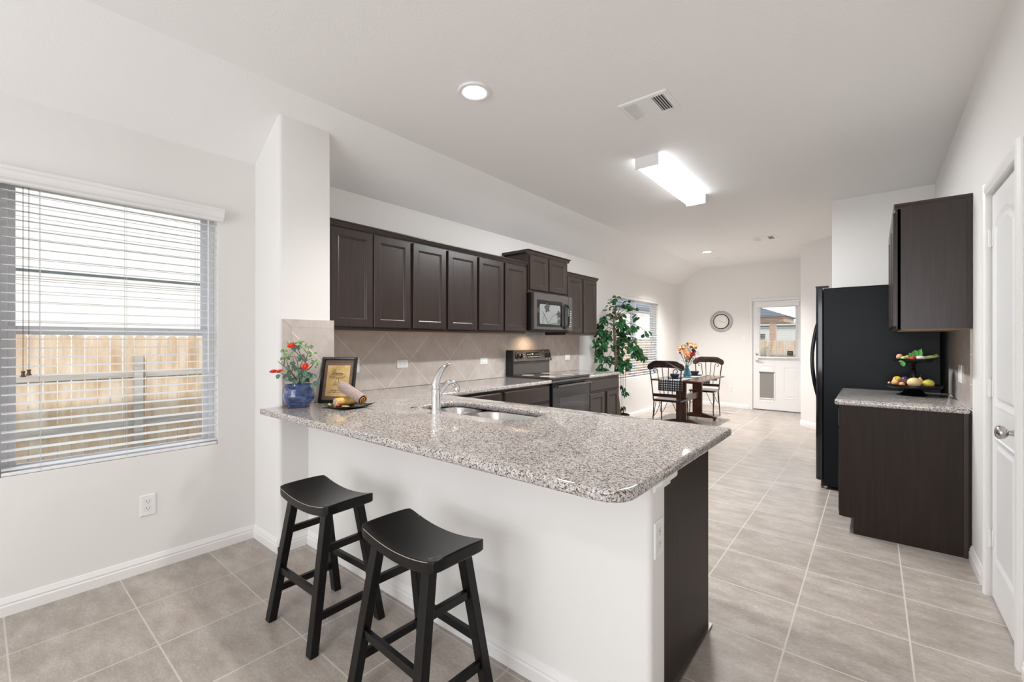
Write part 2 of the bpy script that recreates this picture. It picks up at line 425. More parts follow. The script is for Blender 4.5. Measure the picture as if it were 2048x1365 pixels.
def recenter(o):
    """move a top-level mesh's origin to its base centre"""
    me = o.data; xs = [v.co for v in me.vertices]
    c = Vector(((min(v.x for v in xs) + max(v.x for v in xs)) / 2, (min(v.y for v in xs) + max(v.y for v in xs)) / 2, min(v.z for v in xs)))
    me.transform(Matrix.Translation(-c)); o.location = c; return o
def copy_tree(o, label=None, loc=None, rz=None, group=None):
    c = o.copy(); C.objects.link(c)
    if loc is not None: c.location = loc
    if rz is not None: c.rotation_euler = (0, 0, rz)
    if label: c['label'] = label
    if group: c['group'] = group
    def rec(src, dst):
        for ch in [x for x in bpy.data.objects if x.parent == src]:
            k = ch.copy(); C.objects.link(k); k.parent = dst; rec(ch, k)
    rec(o, c)
    return c
def text_mesh(txt, size, fn, depth=0.0005):
    cu = bpy.data.curves.new('t', 'FONT'); cu.body = txt; cu.size = size; cu.extrude = depth; cu.align_x = 'CENTER'; cu.align_y = 'CENTER'
    o = bpy.data.objects.new('t', cu); C.objects.link(o)
    bpy.context.view_layer.update()
    me = bpy.data.meshes.new_from_object(o.evaluated_get(bpy.context.evaluated_depsgraph_get()))
    bpy.data.objects.remove(o, do_unlink=True)
    bm = bmesh.new(); bm.from_mesh(me); bpy.data.meshes.remove(me)
    for v in bm.verts: v.co = fn(v.co.x, v.co.y, v.co.z)
    return bm
# ---- dimensions shared by everything
XL = -3.175      # left wall
XR = 0.455       # right wall
ZC = 2.79        # flat ceiling
YB = 9.40        # far wall
CT = 0.900       # counter top height

# ================================================================== STRUCTURE
bm = new_bm(); box(bm, XL - 0.15, 4.0, -3.3, YB + 0.15, -0.12, 0.0)
struct(O('floor', bm, 'floor_tile'))

def wall_with_holes(name, fn, u0, u1, v0, v1, thick, holes, material='wall_paint'):
    """wall slab: front face at w=0, back at w=-thick, rectangular holes"""
    us = sorted({u0, u1, *[h[0] for h in holes], *[h[1] for h in holes]})
    vs = sorted({v0, v1, *[h[2] for h in holes], *[h[3] for h in holes]})
    bm = new_bm()
    def inside(u, v): return any(h[0] < u < h[1] and h[2] < v < h[3] for h in holes)
    V = {}
    def gv(u, v, k):
        if (u, v, k) not in V: V[(u, v, k)] = bm.verts.new(fn(u, v, -thick * k))
        return V[(u, v, k)]
    for i in range(len(us) - 1):
        for j in range(len(vs) - 1):
            if inside((us[i] + us[i + 1]) / 2, (vs[j] + vs[j + 1]) / 2): continue
            a, b2, c, d = us[i], us[i + 1], vs[j], vs[j + 1]
            bm.faces.new((gv(a, c, 0), gv(b2, c, 0), gv(b2, d, 0), gv(a, d, 0)))
            bm.faces.new((gv(a, d, 1), gv(b2, d, 1), gv(b2, c, 1), gv(a, c, 1)))
            for (p, q, mu, mv) in (((a, c), (b2, c), (a + b2) / 2, vs[j - 1] / 2 + c / 2 if j else None),
                                   ((b2, c), (b2, d), us[i + 2] / 2 + b2 / 2 if i + 2 < len(us) else None, (c + d) / 2),
                                   ((b2, d), (a, d), (a + b2) / 2, vs[j + 2] / 2 + d / 2 if j + 2 < len(vs) else None),
                                   ((a, d), (a, c), us[i - 1] / 2 + a / 2 if i else None, (c + d) / 2)):
                if mu is None or mv is None or inside(mu, mv):
                    bm.faces.new((gv(*p, 0), gv(*p, 1), gv(*q, 1), gv(*q, 0)))
    return struct(O(name, bm, material))
W1 = (0.072, 0.966, 0.655, 2.125)       # window 1 opening (y0,y1,z0,z1)
W2 = (6.51, 8.29, 0.665, 2.05)
wall_with_holes('wall_left', X_out(XL), -3.3, YB + 0.15, -0.12, 2.85, 0.16, [W1, W2])
DB = (-1.775, -0.935, 0.0, 2.045)     # back door opening (x0,x1,z0,z1)
wall_with_holes('wall_back', Y_out(YB), XL, 0.7, 0, 2.85, 0.14, [DB])
# pantry wall (right)
PD = (2.655, 3.275, 0.0, 2.045)
wall_with_holes('wall_right', X_out(XR, -1), 0.6, 5.80, 0, 2.85, 0.14, [PD])
bm = new_bm(); box(bm, XR + 0.141, XR + 1.3, 2.5, 2.6, 0, 2.8); box(bm, XR + 1.2, XR + 1.3, 2.6, 3.5, 0, 2.8); box(bm, XR + 0.14, XR + 1.3, 3.4, 3.5, 0, 2.8)
struct(O('wall_pantry', bm, 'wall_paint'))
# alcove wall behind the fridge, then the angled wall
bm = new_bm(); box(bm, -0.337, XR + 0.14, 5.776, 5.90, 0, 2.85); box(bm, -0.337, -0.22, 5.9005, 7.56, 0, 2.85)
struct(O('wall_alcove', bm, 'wall_paint'))
bm = new_bm()
prism(bm, [(-0.865, 8.10), (-0.337, 7.55), (-0.22, 7.55), (-0.22, 7.65), (-0.80, 8.26), (-0.80, YB), (-0.865, YB)], Z_out(0), 0, 2.85)
struct(O('wall_angled', bm, 'wall_paint'))
# living room behind the camera
wall_with_holes('wall_rear', Y_out(-3.0, 1), XL, 3.7, 0, 2.85, 0.14, [(-2.4, 1.2, 0.35, 2.55)])  # rear opening added so the fill light outside can enter
wall_with_holes('wall_side', X_out(3.6, -1), -3.0, 0.7, 0, 2.85, 0.14, [])
bm = new_bm(); box(bm, XR + 0.14, 3.7, 0.6, 0.72, 0, 2.85)
struct(O('wall_return', bm, 'wall_paint'))

# ceiling: flat part + sloped strip over the left wall
XS = -2.66
bm = new_bm(); box(bm, XS, 3.8, -3.2, YB + 0.2, ZC, ZC + 0.1)
struct(O('ceiling', bm, 'ceiling_paint'))
bm = new_bm()
prism(bm, [(XL - 0.02, 2.4576), (XS, ZC), (XS, ZC + 0.1), (XL - 0.02, 2.60)], lambda u, v, w_: Vector((u, w_, v)), -3.2, YB + 0.2)
struct(O('ceiling_slope', bm, 'ceiling_paint'))
# roof with eaves (gives the outdoor shade on fence and lawn)
bm = new_bm()
prism(bm, [(XL - 0.95, 2.42), (XL - 0.95, 2.55), (-0.2, 4.6), (4.6, 2.6), (4.6, 2.42), (4.5, 2.55), (-0.2, 4.45), (XL - 0.1, 2.87), (XL - 0.1, 2.5)],
      lambda u, v, w_: Vector((u, w_, v)), -3.9, YB + 1.2)
struct(O('roof', bm, 'roof_shingle'))

# pillar with tiled corner
bm = new_bm()
prism(bm, rrect(XL, -2.81, 1.18, 1.51, 0.001, 4, (0.022, 0.012, 0.001, 0.001)), Z_out(0), 0, 2.74)
struct(O('wall_pillar', bm, 'wall_paint', smooth=True, angle=30))
# half wall of the peninsula
bm = new_bm()
prism(bm, rrect(-2.81, -0.545, 1.36, 1.475, 0.001, 5, (0.022, 0.001, 0.001, 0.001)), Z_out(0), 0, CT - 0.036)
struct(O('wall_peninsula', bm, 'wall_paint', smooth=True, angle=30))

# baseboards
BP = [(0, 0), (0.014, 0), (0.014, 0.045), (0.010, 0.052), (0.012, 0.060), (0.007, 0.074), (0.004, 0.083), (0, 0.085)]
def baseboard(name, p0, p1, out):
    p0 = Vector((*p0, 0)); p1 = Vector((*p1, 0)); d = (p1 - p0); L = d.length; d.normalize(); out = Vector((*out, 0)).normalized()
    bm = new_bm(); prism(bm, BP, lambda u, v, w_: p0 + d * w_ + out * u + Vector((0, 0, v)), 0, L)
    struct(O(name, bm, 'trim_white'))
baseboard('baseboard_left', (XL, -2.99), (XL, 1.18), (1, 0))
baseboard('baseboard_pillar', (XL, 1.18), (-2.796, 1.18), (0, -1))
baseboard('baseboard_pillar_side', (-2.81, 1.166), (-2.81, 1.36), (1, 0))
baseboard('baseboard_peninsula', (-2.81, 1.36), (-0.56, 1.36), (0, -1))
baseboard('baseboard_dining', (XL, 5.33), (XL, YB), (1, 0))
baseboard('baseboard_back', (XL, YB), (-1.835, YB), (0, -1))
baseboard('baseboard_right', (XR, 3.39), (XR, 3.755), (-1, 0))
baseboard('baseboard_right_near', (XR, 0.6), (XR, 2.55), (-1, 0))
baseboard('baseboard_angled', (-0.865, 8.10), (-0.337, 7.55), (-0.72, -0.69))
baseboard('baseboard_alcove', (-0.337, 5.776), (-0.337, 7.55), (-1, 0))
# small cove trim under the counter end
bm = new_bm()
CV = [(0, 0.815), (0.010, 0.815), (0.010, 0.822), (0.016, 0.834), (0.030, 0.842), (0.034, 0.850), (0.034, 0.8635), (0, 0.8635)]
prism(bm, CV, lambda u, v, w_: Vector((-0.5449 + u, w_, v)), 1.372, 1.505)
struct(O('trim_1', bm, 'trim_white'))

# ------------------------------------------------------------------ windows
def window(idx, W, split, units=1, fr=0.028, s=0.028):
    y0, y1, z0, z1 = W
    root = T('window_%d' % idx, None, None, (XL - 0.10, (y0 + y1) / 2, z0), kind='structure')
    xo = XL - 0.135; xi = XL - 0.075
    ws = [(y0 + (y1 - y0) * k / units, y0 + (y1 - y0) * (k + 1) / units) for k in range(units)]
    for a, b2 in ws:
        bm = new_bm()
        box(bm, xo, xi, a, a + fr, z0, z1); box(bm, xo, xi, b2 - fr, b2, z0, z1)
        box(bm, xo, xi, a + fr, b2 - fr, z0 - 0.02, z0 + 0.008); box(bm, xo, xi, a + fr, b2 - fr, z1 - fr, z1)
        O('window_frame', bm, 'vinyl_white', root, bevel=0.003)
        for nm, c, d, xx in (('lower_sash', z0 + 0.008, split + 0.03, xi - 0.012), ('upper_sash', split - 0.012, z1 - fr, xo + 0.008)):
            bm = new_bm(); t = 0.022; fb = fr if nm == 'upper_sash' else 0.006
            A, B = a + fr, b2 - fr
            box(bm, xx - t, xx, A, A + s, c, d); box(bm, xx - t, xx, B - s, B, c, d)
            box(bm, xx - t, xx, A + s, B - s, c, c + s); box(bm, xx - t, xx, A + s, B - s, d - s, d)
            sash = O(nm, bm, 'vinyl_white', root, bevel=0.002)
            bm = new_bm(); box(bm, xx - t / 2 - 0.002, xx - t / 2 + 0.002, A + s - 0.004, B - s + 0.004, c + s - 0.004, d - s + 0.004)
            O('pane', bm, 'pane_glass', sash)
        bm = new_bm()
        for q in (0.30, 0.70):
            yy = a + (b2 - a) * q
            box(bm, xi - 0.012, xi + 0.004, yy - 0.03, yy + 0.03, split + 0.012, split + 0.022)
        O('sash_latch', bm, 'vinyl_white', root, bevel=0.002)
    if units > 1:
        bm = new_bm()
        for a, b2 in ws[:-1]: box(bm, xo - 0.01, xi + 0.005, b2 - 0.02, b2 + 0.02, z0, z1)
        O('mullion', bm, 'vinyl_white', root)
    return root
window(1, W1, 1.345)
window(2, W2, 1.30, 2)

def blinds(label, y0, y1, z0, z1, xface, pitch, tilt, cords, valance=None, tassels=None, wand=None, group=None):
    root = T('window_blind', label, 'window blind', (XL - 0.03, (y0 + y1) / 2, z0))
    if group: root['group'] = group
    bm = new_bm(); w_ = 0.050; k = int((z1 - z0 - 0.05) / pitch)
    for i in range(k + 1):
        zc = z1 - 0.045 - i * pitch
        if zc < z0 + 0.03: break
        mx = Matrix.Translation((xface, 0, zc)) @ Matrix.Rotation(tilt, 4, 'Y')
        poly = [(-w_ / 2, -0.001), (0, 0.0015), (w_ / 2, -0.001), (w_ / 2, 0.0012), (0, 0.0037), (-w_ / 2, 0.0012)]
        prism(bm, poly, lambda u, v, ww: mx @ Vector((u, ww, v)), y0 + 0.006, y1 - 0.006)
    O('slats', bm, 'blind_white', root)
    bm = new_bm(); box(bm, xface - 0.026, xface + 0.026, y0 + 0.005, y1 - 0.005, z0 + 0.002, z0 + 0.018)
    O('bottom_rail', bm, 'blind_white', root, bevel=0.003)
    bm = new_bm(); box(bm, xface - 0.028, xface + 0.028, y0 + 0.004, y1 - 0.004, z1 - 0.042, z1 - 0.002)
    O('head_rail', bm, 'blind_white', root, bevel=0.002)
    bm = new_bm()
    for c in cords:
        for dx in (-0.027, 0.027):
            tube(bm, [(xface + dx, c, z0 + 0.01), (xface + dx, c, z1 - 0.03)], 0.0011, 5)
    O('ladder_cords', bm, 'cord_grey', root)
    if valance:
        a, b2, c, d = valance
        prof = [(0, c), (0.030, c), (0.036, c + 0.006), (0.036, c + 0.012), (0.052, c + 0.022), (0.058, c + 0.034), (0.060, c + 0.052), (0.068, c + 0.060), (0.068, d), (0, d)]
        bm = new_bm(); prism(bm, prof, lambda u, v, ww: Vector((XL + 0.001 + u, ww, v)), a, b2)
        O('valance', bm, 'trim_white', root, bevel=0.002)
    if tassels:
        for (yy, zz) in tassels:
            bm = new_bm(); tube(bm, [(xface + 0.033, yy, zz + 0.02), (xface + 0.033, yy, z1 - 0.03)], 0.0012, 5)
            cd = O('lift_cord', bm, 'tassel_brown', root)
            bm = new_bm(); lathe(bm, [(0.003, 0.026), (0.008, 0.026), (0.0055, 0.016), (0.006, 0.010), (0.0095, 0.001), (0.0095, -0.002), (0.002, -0.003)], (xface + 0.033, yy, zz), 12)
            O('tassel', bm, 'tassel_brown', cd, smooth=True)
    if wand:
        bm = new_bm(); tube(bm, [(xface + 0.03, wand[0], wand[1]), (xface + 0.03, wand[0], z1 - 0.03)], 0.0028, 6)
        O('tilt_wand', bm, 'blind_white', root)
    return root
blinds('white horizontal blind with boxed valance and brown tassels, over the window beside the pillar', W1[0], W1[1], W1[2], 2.11, XL - 0.028, 0.0445, radians(4),
       (0.205, 0.53, 0.86), valance=(-0.02, 0.985, 2.045, 2.118), tassels=((0.147, 1.128), (0.166, 1.135)), wand=(0.913, 1.11))
blinds('white horizontal blind on the dining window behind the tall ficus', W2[0], W2[1], W2[2], W2[3], XL - 0.030, 0.0445, radians(4),
       (6.75, 7.2, 7.65, 8.1), tassels=None)

# ------------------------------------------------------------------ back door
r = T('door_1', None, None, (-1.355, YB, 0), kind='structure')
x0, x1 = -1.765, -0.945
bm = new_bm()
gx0, gx1, gz0, gz1 = -1.655, -1.085, 1.00, 1.93
yf = YB + 0.012; fnb = lambda u, v, w_: Vector((u, yf - w_, v))
# slab in pieces round the glass
box(bm, x0, gx0, yf, yf + 0.042, 0.015, 2.032); box(bm, gx1, x1, yf, yf + 0.042, 0.015, 2.032)
box(bm, gx0, gx1, yf, yf + 0.042, 0.015, gz0); box(bm, gx0, gx1, yf, yf + 0.042, gz1, 2.032)
slab = O('door_slab', bm, 'door_white', r)
def raised(bm, u0, u1, v0, v1, fn, s=0.028):
    rings(bm, [(rect(u0, u1, v0, v1), 0.0), (rect(u0, u1, v0, v1, 0.006), 0.006), (rect(u0, u1, v0, v1, s * 0.6), -0.002), (rect(u0, u1, v0, v1, s), -0.002), (rect(u0, u1, v0, v1, s + 0.02), 0.005)], fn)
bm = new_bm(); raised(bm, -1.27, -1.05, 0.24, 0.82, fnb); raised(bm, -1.655, -1.42, 0.16, 0.84, fnb)
O('door_panel', bm, 'door_white', r)
bm = new_bm(); box(bm, gx0 - 0.0, gx1 + 0.0, yf + 0.018, yf + 0.024, gz0, gz1); O('pane', bm, 'pane_glass', r)
bm = new_bm()
for a in (rect(gx0 - 0.03, gx1 + 0.03, gz0 - 0.03, gz1 + 0.03),):
    rings(bm, [(rect(gx0 - 0.035, gx1 + 0.035, gz0 - 0.035, gz1 + 0.035), 0.0), (rect(gx0 - 0.03, gx1 + 0.03, gz0 - 0.03, gz1 + 0.03), 0.010),
               (rect(gx0 - 0.005, gx1 + 0.005, gz0 - 0.005, gz1 + 0.005), 0.010), (rect(gx0, gx1, gz0, gz1), 0.0)], fnb, cap_last=False)
O('glass_bead', bm, 'door_white', r)
bm = new_bm()
rings(bm, [(rect(-1.672, -1.405, 0.215, 0.735), 0.0), (rect(-1.672, -1.405, 0.215, 0.735), 0.014), (rect(-1.672, -1.405, 0.215, 0.735, 0.018), 0.014), (rect(-1.672, -1.405, 0.215, 0.735, 0.018), 0.002)], fnb, cap_last=False)
pf = O('pet_door_frame', bm, 'door_white', r, bevel=0.001)
bm = new_bm(); box(bm, -1.655, -1.422, yf - 0.010, yf - 0.003, 0.232, 0.718); O('pet_door_flap', bm, 'pet_flap', pf)
bm = new_bm(); box(bm, -1.665, -1.412, yf - 0.018, yf - 0.006, 0.70, 0.722); O('pet_door_rail', bm, 'nickel', pf)
bm = new_bm(); mxk = Matrix.Translation((-1.70, yf - 0.001, 1.055)) @ Matrix.Rotation(radians(90), 4, 'X')
lathe(bm, [(0.0, 0.0), (0.028, 0.0), (0.028, 0.006), (0.018, 0.014), (0, 0.016)], (0, 0, 0), 20, mxk); O('deadbolt', bm, 'nickel', r, smooth=True)
bm = new_bm(); mxk = Matrix.Translation((-1.70, yf - 0.001, 0.935)) @ Matrix.Rotation(radians(90), 4, 'X')
lathe(bm, [(0.0, 0.0), (0.030, 0.0), (0.030, 0.006), (0.012, 0.012), (0.012, 0.035), (0, 0.035)], (0, 0, 0), 20, mxk)
tube(bm, [(-1.70, yf - 0.035, 0.935), (-1.66, yf - 0.042, 0.937), (-1.60, yf - 0.040, 0.932)], [0.011, 0.010, 0.008], 10); O('door_lever', bm, 'brass_white', r, smooth=True)
bm = new_bm(); box(bm, x0, x1, yf - 0.004, yf + 0.05, 0.0, 0.014); O('threshold', bm, 'vent_dark', r)
# casing
CP = [(0, 0), (0.058, 0), (0.058, 0.008), (0.045, 0.016), (0.020, 0.018), (0.006, 0.012), (0, 0.010)]
def casing(name, fn, u0, u1, ztop, w_=0.058):
    bm = new_bm()
    for s, u in ((-1, u0), (1, u1)):
        prism(bm, [(u + s * a, b2) for a, b2 in CP], lambda a, b2, c: fn(a, c, b2), 0.0, ztop + w_)
    prism(bm, [(ztop + a, b2) for a, b2 in CP], lambda a, b2, c: fn(c, a, b2), u0 - 0.001, u1 + 0.001)
    return struct(O(name, bm, 'trim_white'))
casing('trim_2', Y_out(YB, -1), DB[0], DB[1] , DB[3])
# blind on the back door
r = T('door_blind', 'small white blind with a box valance on the glass of the back door', 'window blind', (-1.37, YB - 0.03, 1.0))
bm = new_bm(); z = 1.905
while z > 1.03:
    prism(bm, [(-0.012, -0.0006), (0.012, -0.0006), (0.012, 0.0008), (-0.012, 0.0008)], lambda u, v, ww: Vector((ww, YB - 0.020 + u, z + v - u * 0.1)), -1.675, -1.065)
    z -= 0.0245 * 1.2
O('slats', bm, 'blind_white', r)
bm = new_bm(); box(bm, -1.70, -1.02, YB - 0.055, YB - 0.0005 + 0.012, 1.935, 2.015); O('valance', bm, 'trim_white', r, bevel=0.006)
bm = new_bm(); box(bm, -1.68, -1.04, YB - 0.036, YB - 0.006, 0.985, 1.008); O('bottom_rail', bm, 'blind_white', r, bevel=0.003)
bm = new_bm()
for c in (-1.59, -1.15):
    tube(bm, [(c, YB - 0.034, 1.0), (c, YB - 0.034, 1.94)], 0.0010, 4)
O('ladder_cords', bm, 'cord_grey', r)
r = T('hanging_sign', 'small square black sign on a cord, hanging at the back door glass', 'sign', (-1.16, YB - 0.045, 1.03))
bm = new_bm(); box(bm, -1.205, -1.115, YB - 0.048, YB - 0.042, 1.035, 1.118); O('sign_board', bm, 'sign_black', r, bevel=0.001)
bm = new_bm(); tube(bm, [(-1.195, YB - 0.045, 1.118), (-1.16, YB - 0.045, 1.185), (-1.125, YB - 0.045, 1.118)], 0.0015, 5); O('cord', bm, 'sign_black', r)
bm = new_bm()
for zz in (1.062, 1.085): box(bm, -1.19, -1.13, YB - 0.0487, YB - 0.048, zz, zz + 0.004)
O('lettering', bm, 'cord_grey', r)

# ------------------------------------------------------------------ pantry door (right wall)
r = T('door_2', None, None, (XR, 2.965, 0), kind='structure')
fnp = lambda u, v, w_: Vector((XR + 0.012 - w_, u, v))
bm = new_bm(); box(bm, XR + 0.012, XR + 0.047, PD[0] + 0.012, PD[1] - 0.012, 0.012, 2.030)
O('door_slab', bm, 'door_white', r)
def groove_panel(bm, u0, u1, v0, v1, fn, arch=0):
    def out(i):
        a = [(u0 + i, v0 + i), (u1 - i, v0 + i)]
        if arch:
            k = 8; top = []
            for q in range(k + 1):
                t = q / k; top.append((u1 - i - (u1 - u0 - 2 * i) * t, v1 - i - arch + arch * sin(pi * t)))
            return a + top
        return a + [(u1 - i, v1 - i), (u0 + i, v1 - i)]
    rings(bm, [(out(0.0), 0.001), (out(0.004), 0.008), (out(0.026), -0.001 + 0.002), (out(0.034), 0.001), (out(0.050), 0.007)], fn)
bm = new_bm()
groove_panel(bm, 2.755, 3.165, 0.22, 0.83, fnp); groove_panel(bm, 2.755, 3.165, 0.98, 1.92, fnp, 0.05)
O('door_panel', bm, 'door_white', r)
bm = new_bm()
ky = 2.735
mxk = Matrix.Translation((XR + 0.012, ky, 0.915)) @ Matrix.Rotation(radians(-90), 4, 'Y')
lathe(bm, [(0, 0), (0.032, 0), (0.033, 0.004), (0.026, 0.010), (0.012, 0.014), (0.011, 0.030), (0.018, 0.034), (0.026, 0.042), (0.029, 0.052), (0.026, 0.062), (0.016, 0.068), (0, 0.069)], (0, 0, 0), 28, mxk)
O('door_knob', bm, 'nickel', r, smooth=True, angle=50)
for zz in (1.82, 1.06, 0.30):
    bm = new_bm(); tube(bm, [(XR + 0.004, PD[1] - 0.006, zz - 0.045), (XR + 0.004, PD[1] - 0.006, zz + 0.045)], 0.006, 8)
    box(bm, XR + 0.0095, XR + 0.0115, PD[1] - 0.03, PD[1] - 0.008, zz - 0.042, zz + 0.042)
    O('hinge', bm, 'trim_white', r)
casing('trim_3', X_out(XR, -1), PD[0], PD[1], PD[3])

# ================================================================== CABINETS
def cab_door(name, parent, fn, u0, u1, v0, v1, th=0.020, fr=0.052, material=('espresso', 'espresso_panel'), knob=None):
    bm = new_bm()
    loops = [(rect(u0, u1, v0, v1), 0.0), (rect(u0, u1, v0, v1), th - 0.004), (rect(u0, u1, v0, v1, 0.004), th),
             (rect(u0, u1, v0, v1, fr), th), (rect(u0, u1, v0, v1, fr + 0.004), th - 0.004), (rect(u0, u1, v0, v1, fr + 0.010), th - 0.006),
             (rect(u0, u1, v0, v1, fr + 0.014), th - 0.011)]
    rings(bm, loops, fn, cap_last=True, cap_first=True)
    return O(name, bm, material[0], parent)
def drawer_front(name, parent, fn, u0, u1, v0, v1, th=0.020):
    bm = new_bm()
    rings(bm, [(rect(u0, u1, v0, v1), 0.0), (rect(u0, u1, v0, v1), th - 0.008), (rect(u0, u1, v0, v1, 0.007), th - 0.002), (rect(u0, u1, v0, v1, 0.014), th)], fn, cap_first=True)
    return O(name, bm, 'espresso', parent)
UF = -2.868   # carcass front of left uppers, door faces 2 cm further
def upper(label, y0, y1, z0, z1, doors, xf=UF, dz=(0.030, 0.050), side=False, crown_y=None, crown=True, group='upper cabinets on the kitchen wall', crown_out=0.028):
    r = T('wall_cabinet', label, 'cabinet', (XL, (y0 + y1) / 2, z0), group)
    bm = new_bm(); box(bm, XL + 0.002, xf, y0 + 0.0008, y1 - 0.0008, z0 + 0.004, z1 - 0.03)
    O('cabinet_body', bm, 'espresso', r)
    bm = new_bm(); box(bm, XL + 0.002, xf - 0.018, y0 + 0.016, y1 - 0.016, z0, z0 + 0.0035); O('bottom_panel', bm, 'tan_ply', r)
    for a, b2 in doors: cab_door('door', r, X_out(xf), a, b2, z0 + dz[0], z1 - dz[1])
    if crown:
        c0, c1 = crown_y or (y0, y1)
        bm = new_bm()
        prof = [(0, z1 - 0.04), (0.006, z1 - 0.04), (0.010, z1 - 0.028), (0.022, z1 - 0.012), (crown_out, z1 - 0.008), (crown_out, z1), (0, z1)]
        prism(bm, prof, lambda u, v, ww: Vector((xf + u, ww, v)), c0, c1)
        box(bm, XL + 0.002, xf, c0, c1, z1 - 0.03, z1)
        O('crown_moulding', bm, 'espresso', r)
    return r
upper('dark espresso wall cabinet, two doors, directly beside the white pillar', 1.512, 2.214, 1.372, 2.137, [(1.532, 1.860), (1.868, 2.202)])
upper('dark espresso wall cabinet, two doors, the middle one between pillar and microwave', 2.2145, 2.976, 1.372, 2.137, [(2.228, 2.579), (2.604, 2.964)])
upper('dark espresso wall cabinet, two doors, with its end against the microwave', 2.9765, 3.735, 1.372, 2.137, [(2.991, 3.344), (3.369, 3.722)])
upper('short dark espresso cabinet raised higher above the microwave', 3.7355, 4.520, 1.822, 2.275, [(3.752, 4.095), (4.120, 4.480)], xf=-2.845, crown_y=(3.700, 4.545), crown_out=0.036)
upper('narrow dark espresso wall cabinet, two doors, right of the microwave by the ficus', 4.5205, 5.275, 1.372, 2.137, [(4.545, 4.883), (4.918, 5.255)], crown_y=(4.5205, 5.300))

def base_body(r, x0, x1, y0, y1, toe=None, ztop=CT - 0.036):
    bm = new_bm(); box(bm, x0, x1, y0, y1, 0.10, ztop); O('cabinet_body', bm, 'espresso', r)
BF = -2.567
r = T('base_cabinet', 'dark base cabinet with stacked drawers between the corner and the stove', 'cabinet', (-2.87, 3.0, 0))
base_body(r, XL + 0.002, BF, 1.62, 3.742)
bm = new_bm(); box(bm, XL + 0.002, BF - 0.07, 2.12, 3.742, 0, 0.10); O('toe_kick', bm, 'espresso', r)
for a, b2 in ((2.30, 2.955), (3.010, 3.715)):
    drawer_front('drawer', r, X_out(BF), a, b2, 0.690, 0.840)
    drawer_front('drawer', r, X_out(BF), a, b2, 0.42, 0.665)
    drawer_front('drawer', r, X_out(BF), a, b2, 0.125, 0.395)
r = T('base_cabinet', 'small dark base cabinet right of the stove, one wide drawer over two doors', 'cabinet', (-2.87, 4.93, 0))
base_body(r, XL + 0.002, BF, 4.520, 5.300)
bm = new_bm(); box(bm, XL + 0.002, BF - 0.07, 4.520, 5.300, 0, 0.10); O('toe_kick', bm, 'espresso', r)
drawer_front('drawer', r, X_out(BF), 4.545, 5.285, 0.700, 0.835)
cab_door('door', r, X_out(BF), 4.545, 4.895, 0.125, 0.675); cab_door('door', r, X_out(BF), 4.970, 5.285, 0.125, 0.675)
# peninsula cabinet
r = T('peninsula_cabinet', 'dark cabinet run under the peninsula counter with a smooth end panel', 'cabinet', (-1.55, 1.8, 0))
bm = new_bm()
box(bm, BF + 0.02, -2.25, 1.477, 2.10, 0.0, CT - 0.037); box(bm, -1.33, -0.600, 1.477, 2.10, 0.0, CT - 0.037)
box(bm, -2.25, -1.33, 1.477, 2.10, 0.0, 0.62); box(bm, -2.25, -1.33, 2.085, 2.10, 0.62, CT - 0.037)
O('cabinet_body', bm, 'espresso', r)
bm = new_bm(); box(bm, -0.5995, -0.580, 1.477, 2.118, 0.0, CT - 0.037); O('end_panel', bm, 'espresso_panel', r, bevel=0.001)
for a, b2 in ((-2.20, -1.76), (-1.74, -1.35), (-1.30, -0.97), (-0.95, -0.62)):
    cab_door('door', r, Y_out(2.10, 1), a, b2, 0.125, 0.83)
bm = new_bm(); box(bm, -0.580, -0.566, 1.477, 2.13, 0, 0.012); O('shoe_strip', bm, 'nickel', r)

# ---- counters
def counter(name, label, outer, holes=(), thick=0.036, bev=0.011, wave=None):
    cu = bpy.data.curves.new(name, 'CURVE'); cu.dimensions = '2D'; cu.fill_mode = 'BOTH'
    cu.extrude = thick / 2 - bev; cu.bevel_depth = bev; cu.bevel_resolution = 3; cu.offset = -bev
    for pts in (outer, *holes):
        s = cu.splines.new('POLY'); s.points.add(len(pts) - 1); s.use_cyclic_u = True
        for i, p in enumerate(pts): s.points[i].co = (p[0], p[1], 0, 1)
    o = bpy.data.objects.new('tmp', cu); C.objects.link(o); bpy.context.view_layer.update()
    me = bpy.data.meshes.new_from_object(o.evaluated_get(bpy.context.evaluated_depsgraph_get()))
    bpy.data.objects.remove(o, do_unlink=True)
    bm = bmesh.new(); bm.from_mesh(me); bpy.data.meshes.remove(me)
    bmesh.ops.remove_doubles(bm, verts=bm.verts[:], dist=0.0001)
    for v in bm.verts: v.co.z += CT - thick / 2
    o = O(name, bm, 'granite', smooth=True, angle=40)
    return tag(recenter(o), label, 'countertop')
def fillet(pts):
    """pts: (x,y,r) counter-clockwise; returns outline with rounded corners"""
    out = []; k = len(pts)
    for i in range(k):
        p = Vector(pts[i][:2]); a = Vector(pts[i - 1][:2]); b2 = Vector(pts[(i + 1) % k][:2]); rr_ = pts[i][2]
        if rr_ <= 0: out.append(tuple(p)); continue
        d1 = (a - p).normalized(); d2 = (b2 - p).normalized()
        p1 = p + d1 * rr_; p2 = p + d2 * rr_
        for q in range(9):
            t = q / 8; out.append(tuple(p1 * (1 - t) ** 2 + p * 2 * t * (1 - t) + p2 * t * t))
    return out
YP = 1.066
hole = rrect(-2.17, -1.375, 1.70, 2.035, 0.11, 7)
hole = [(x, y - (0.018 * sin(pi * (x + 2.17) / 0.795) if y < 1.85 else 0.0)) for x, y in hole]
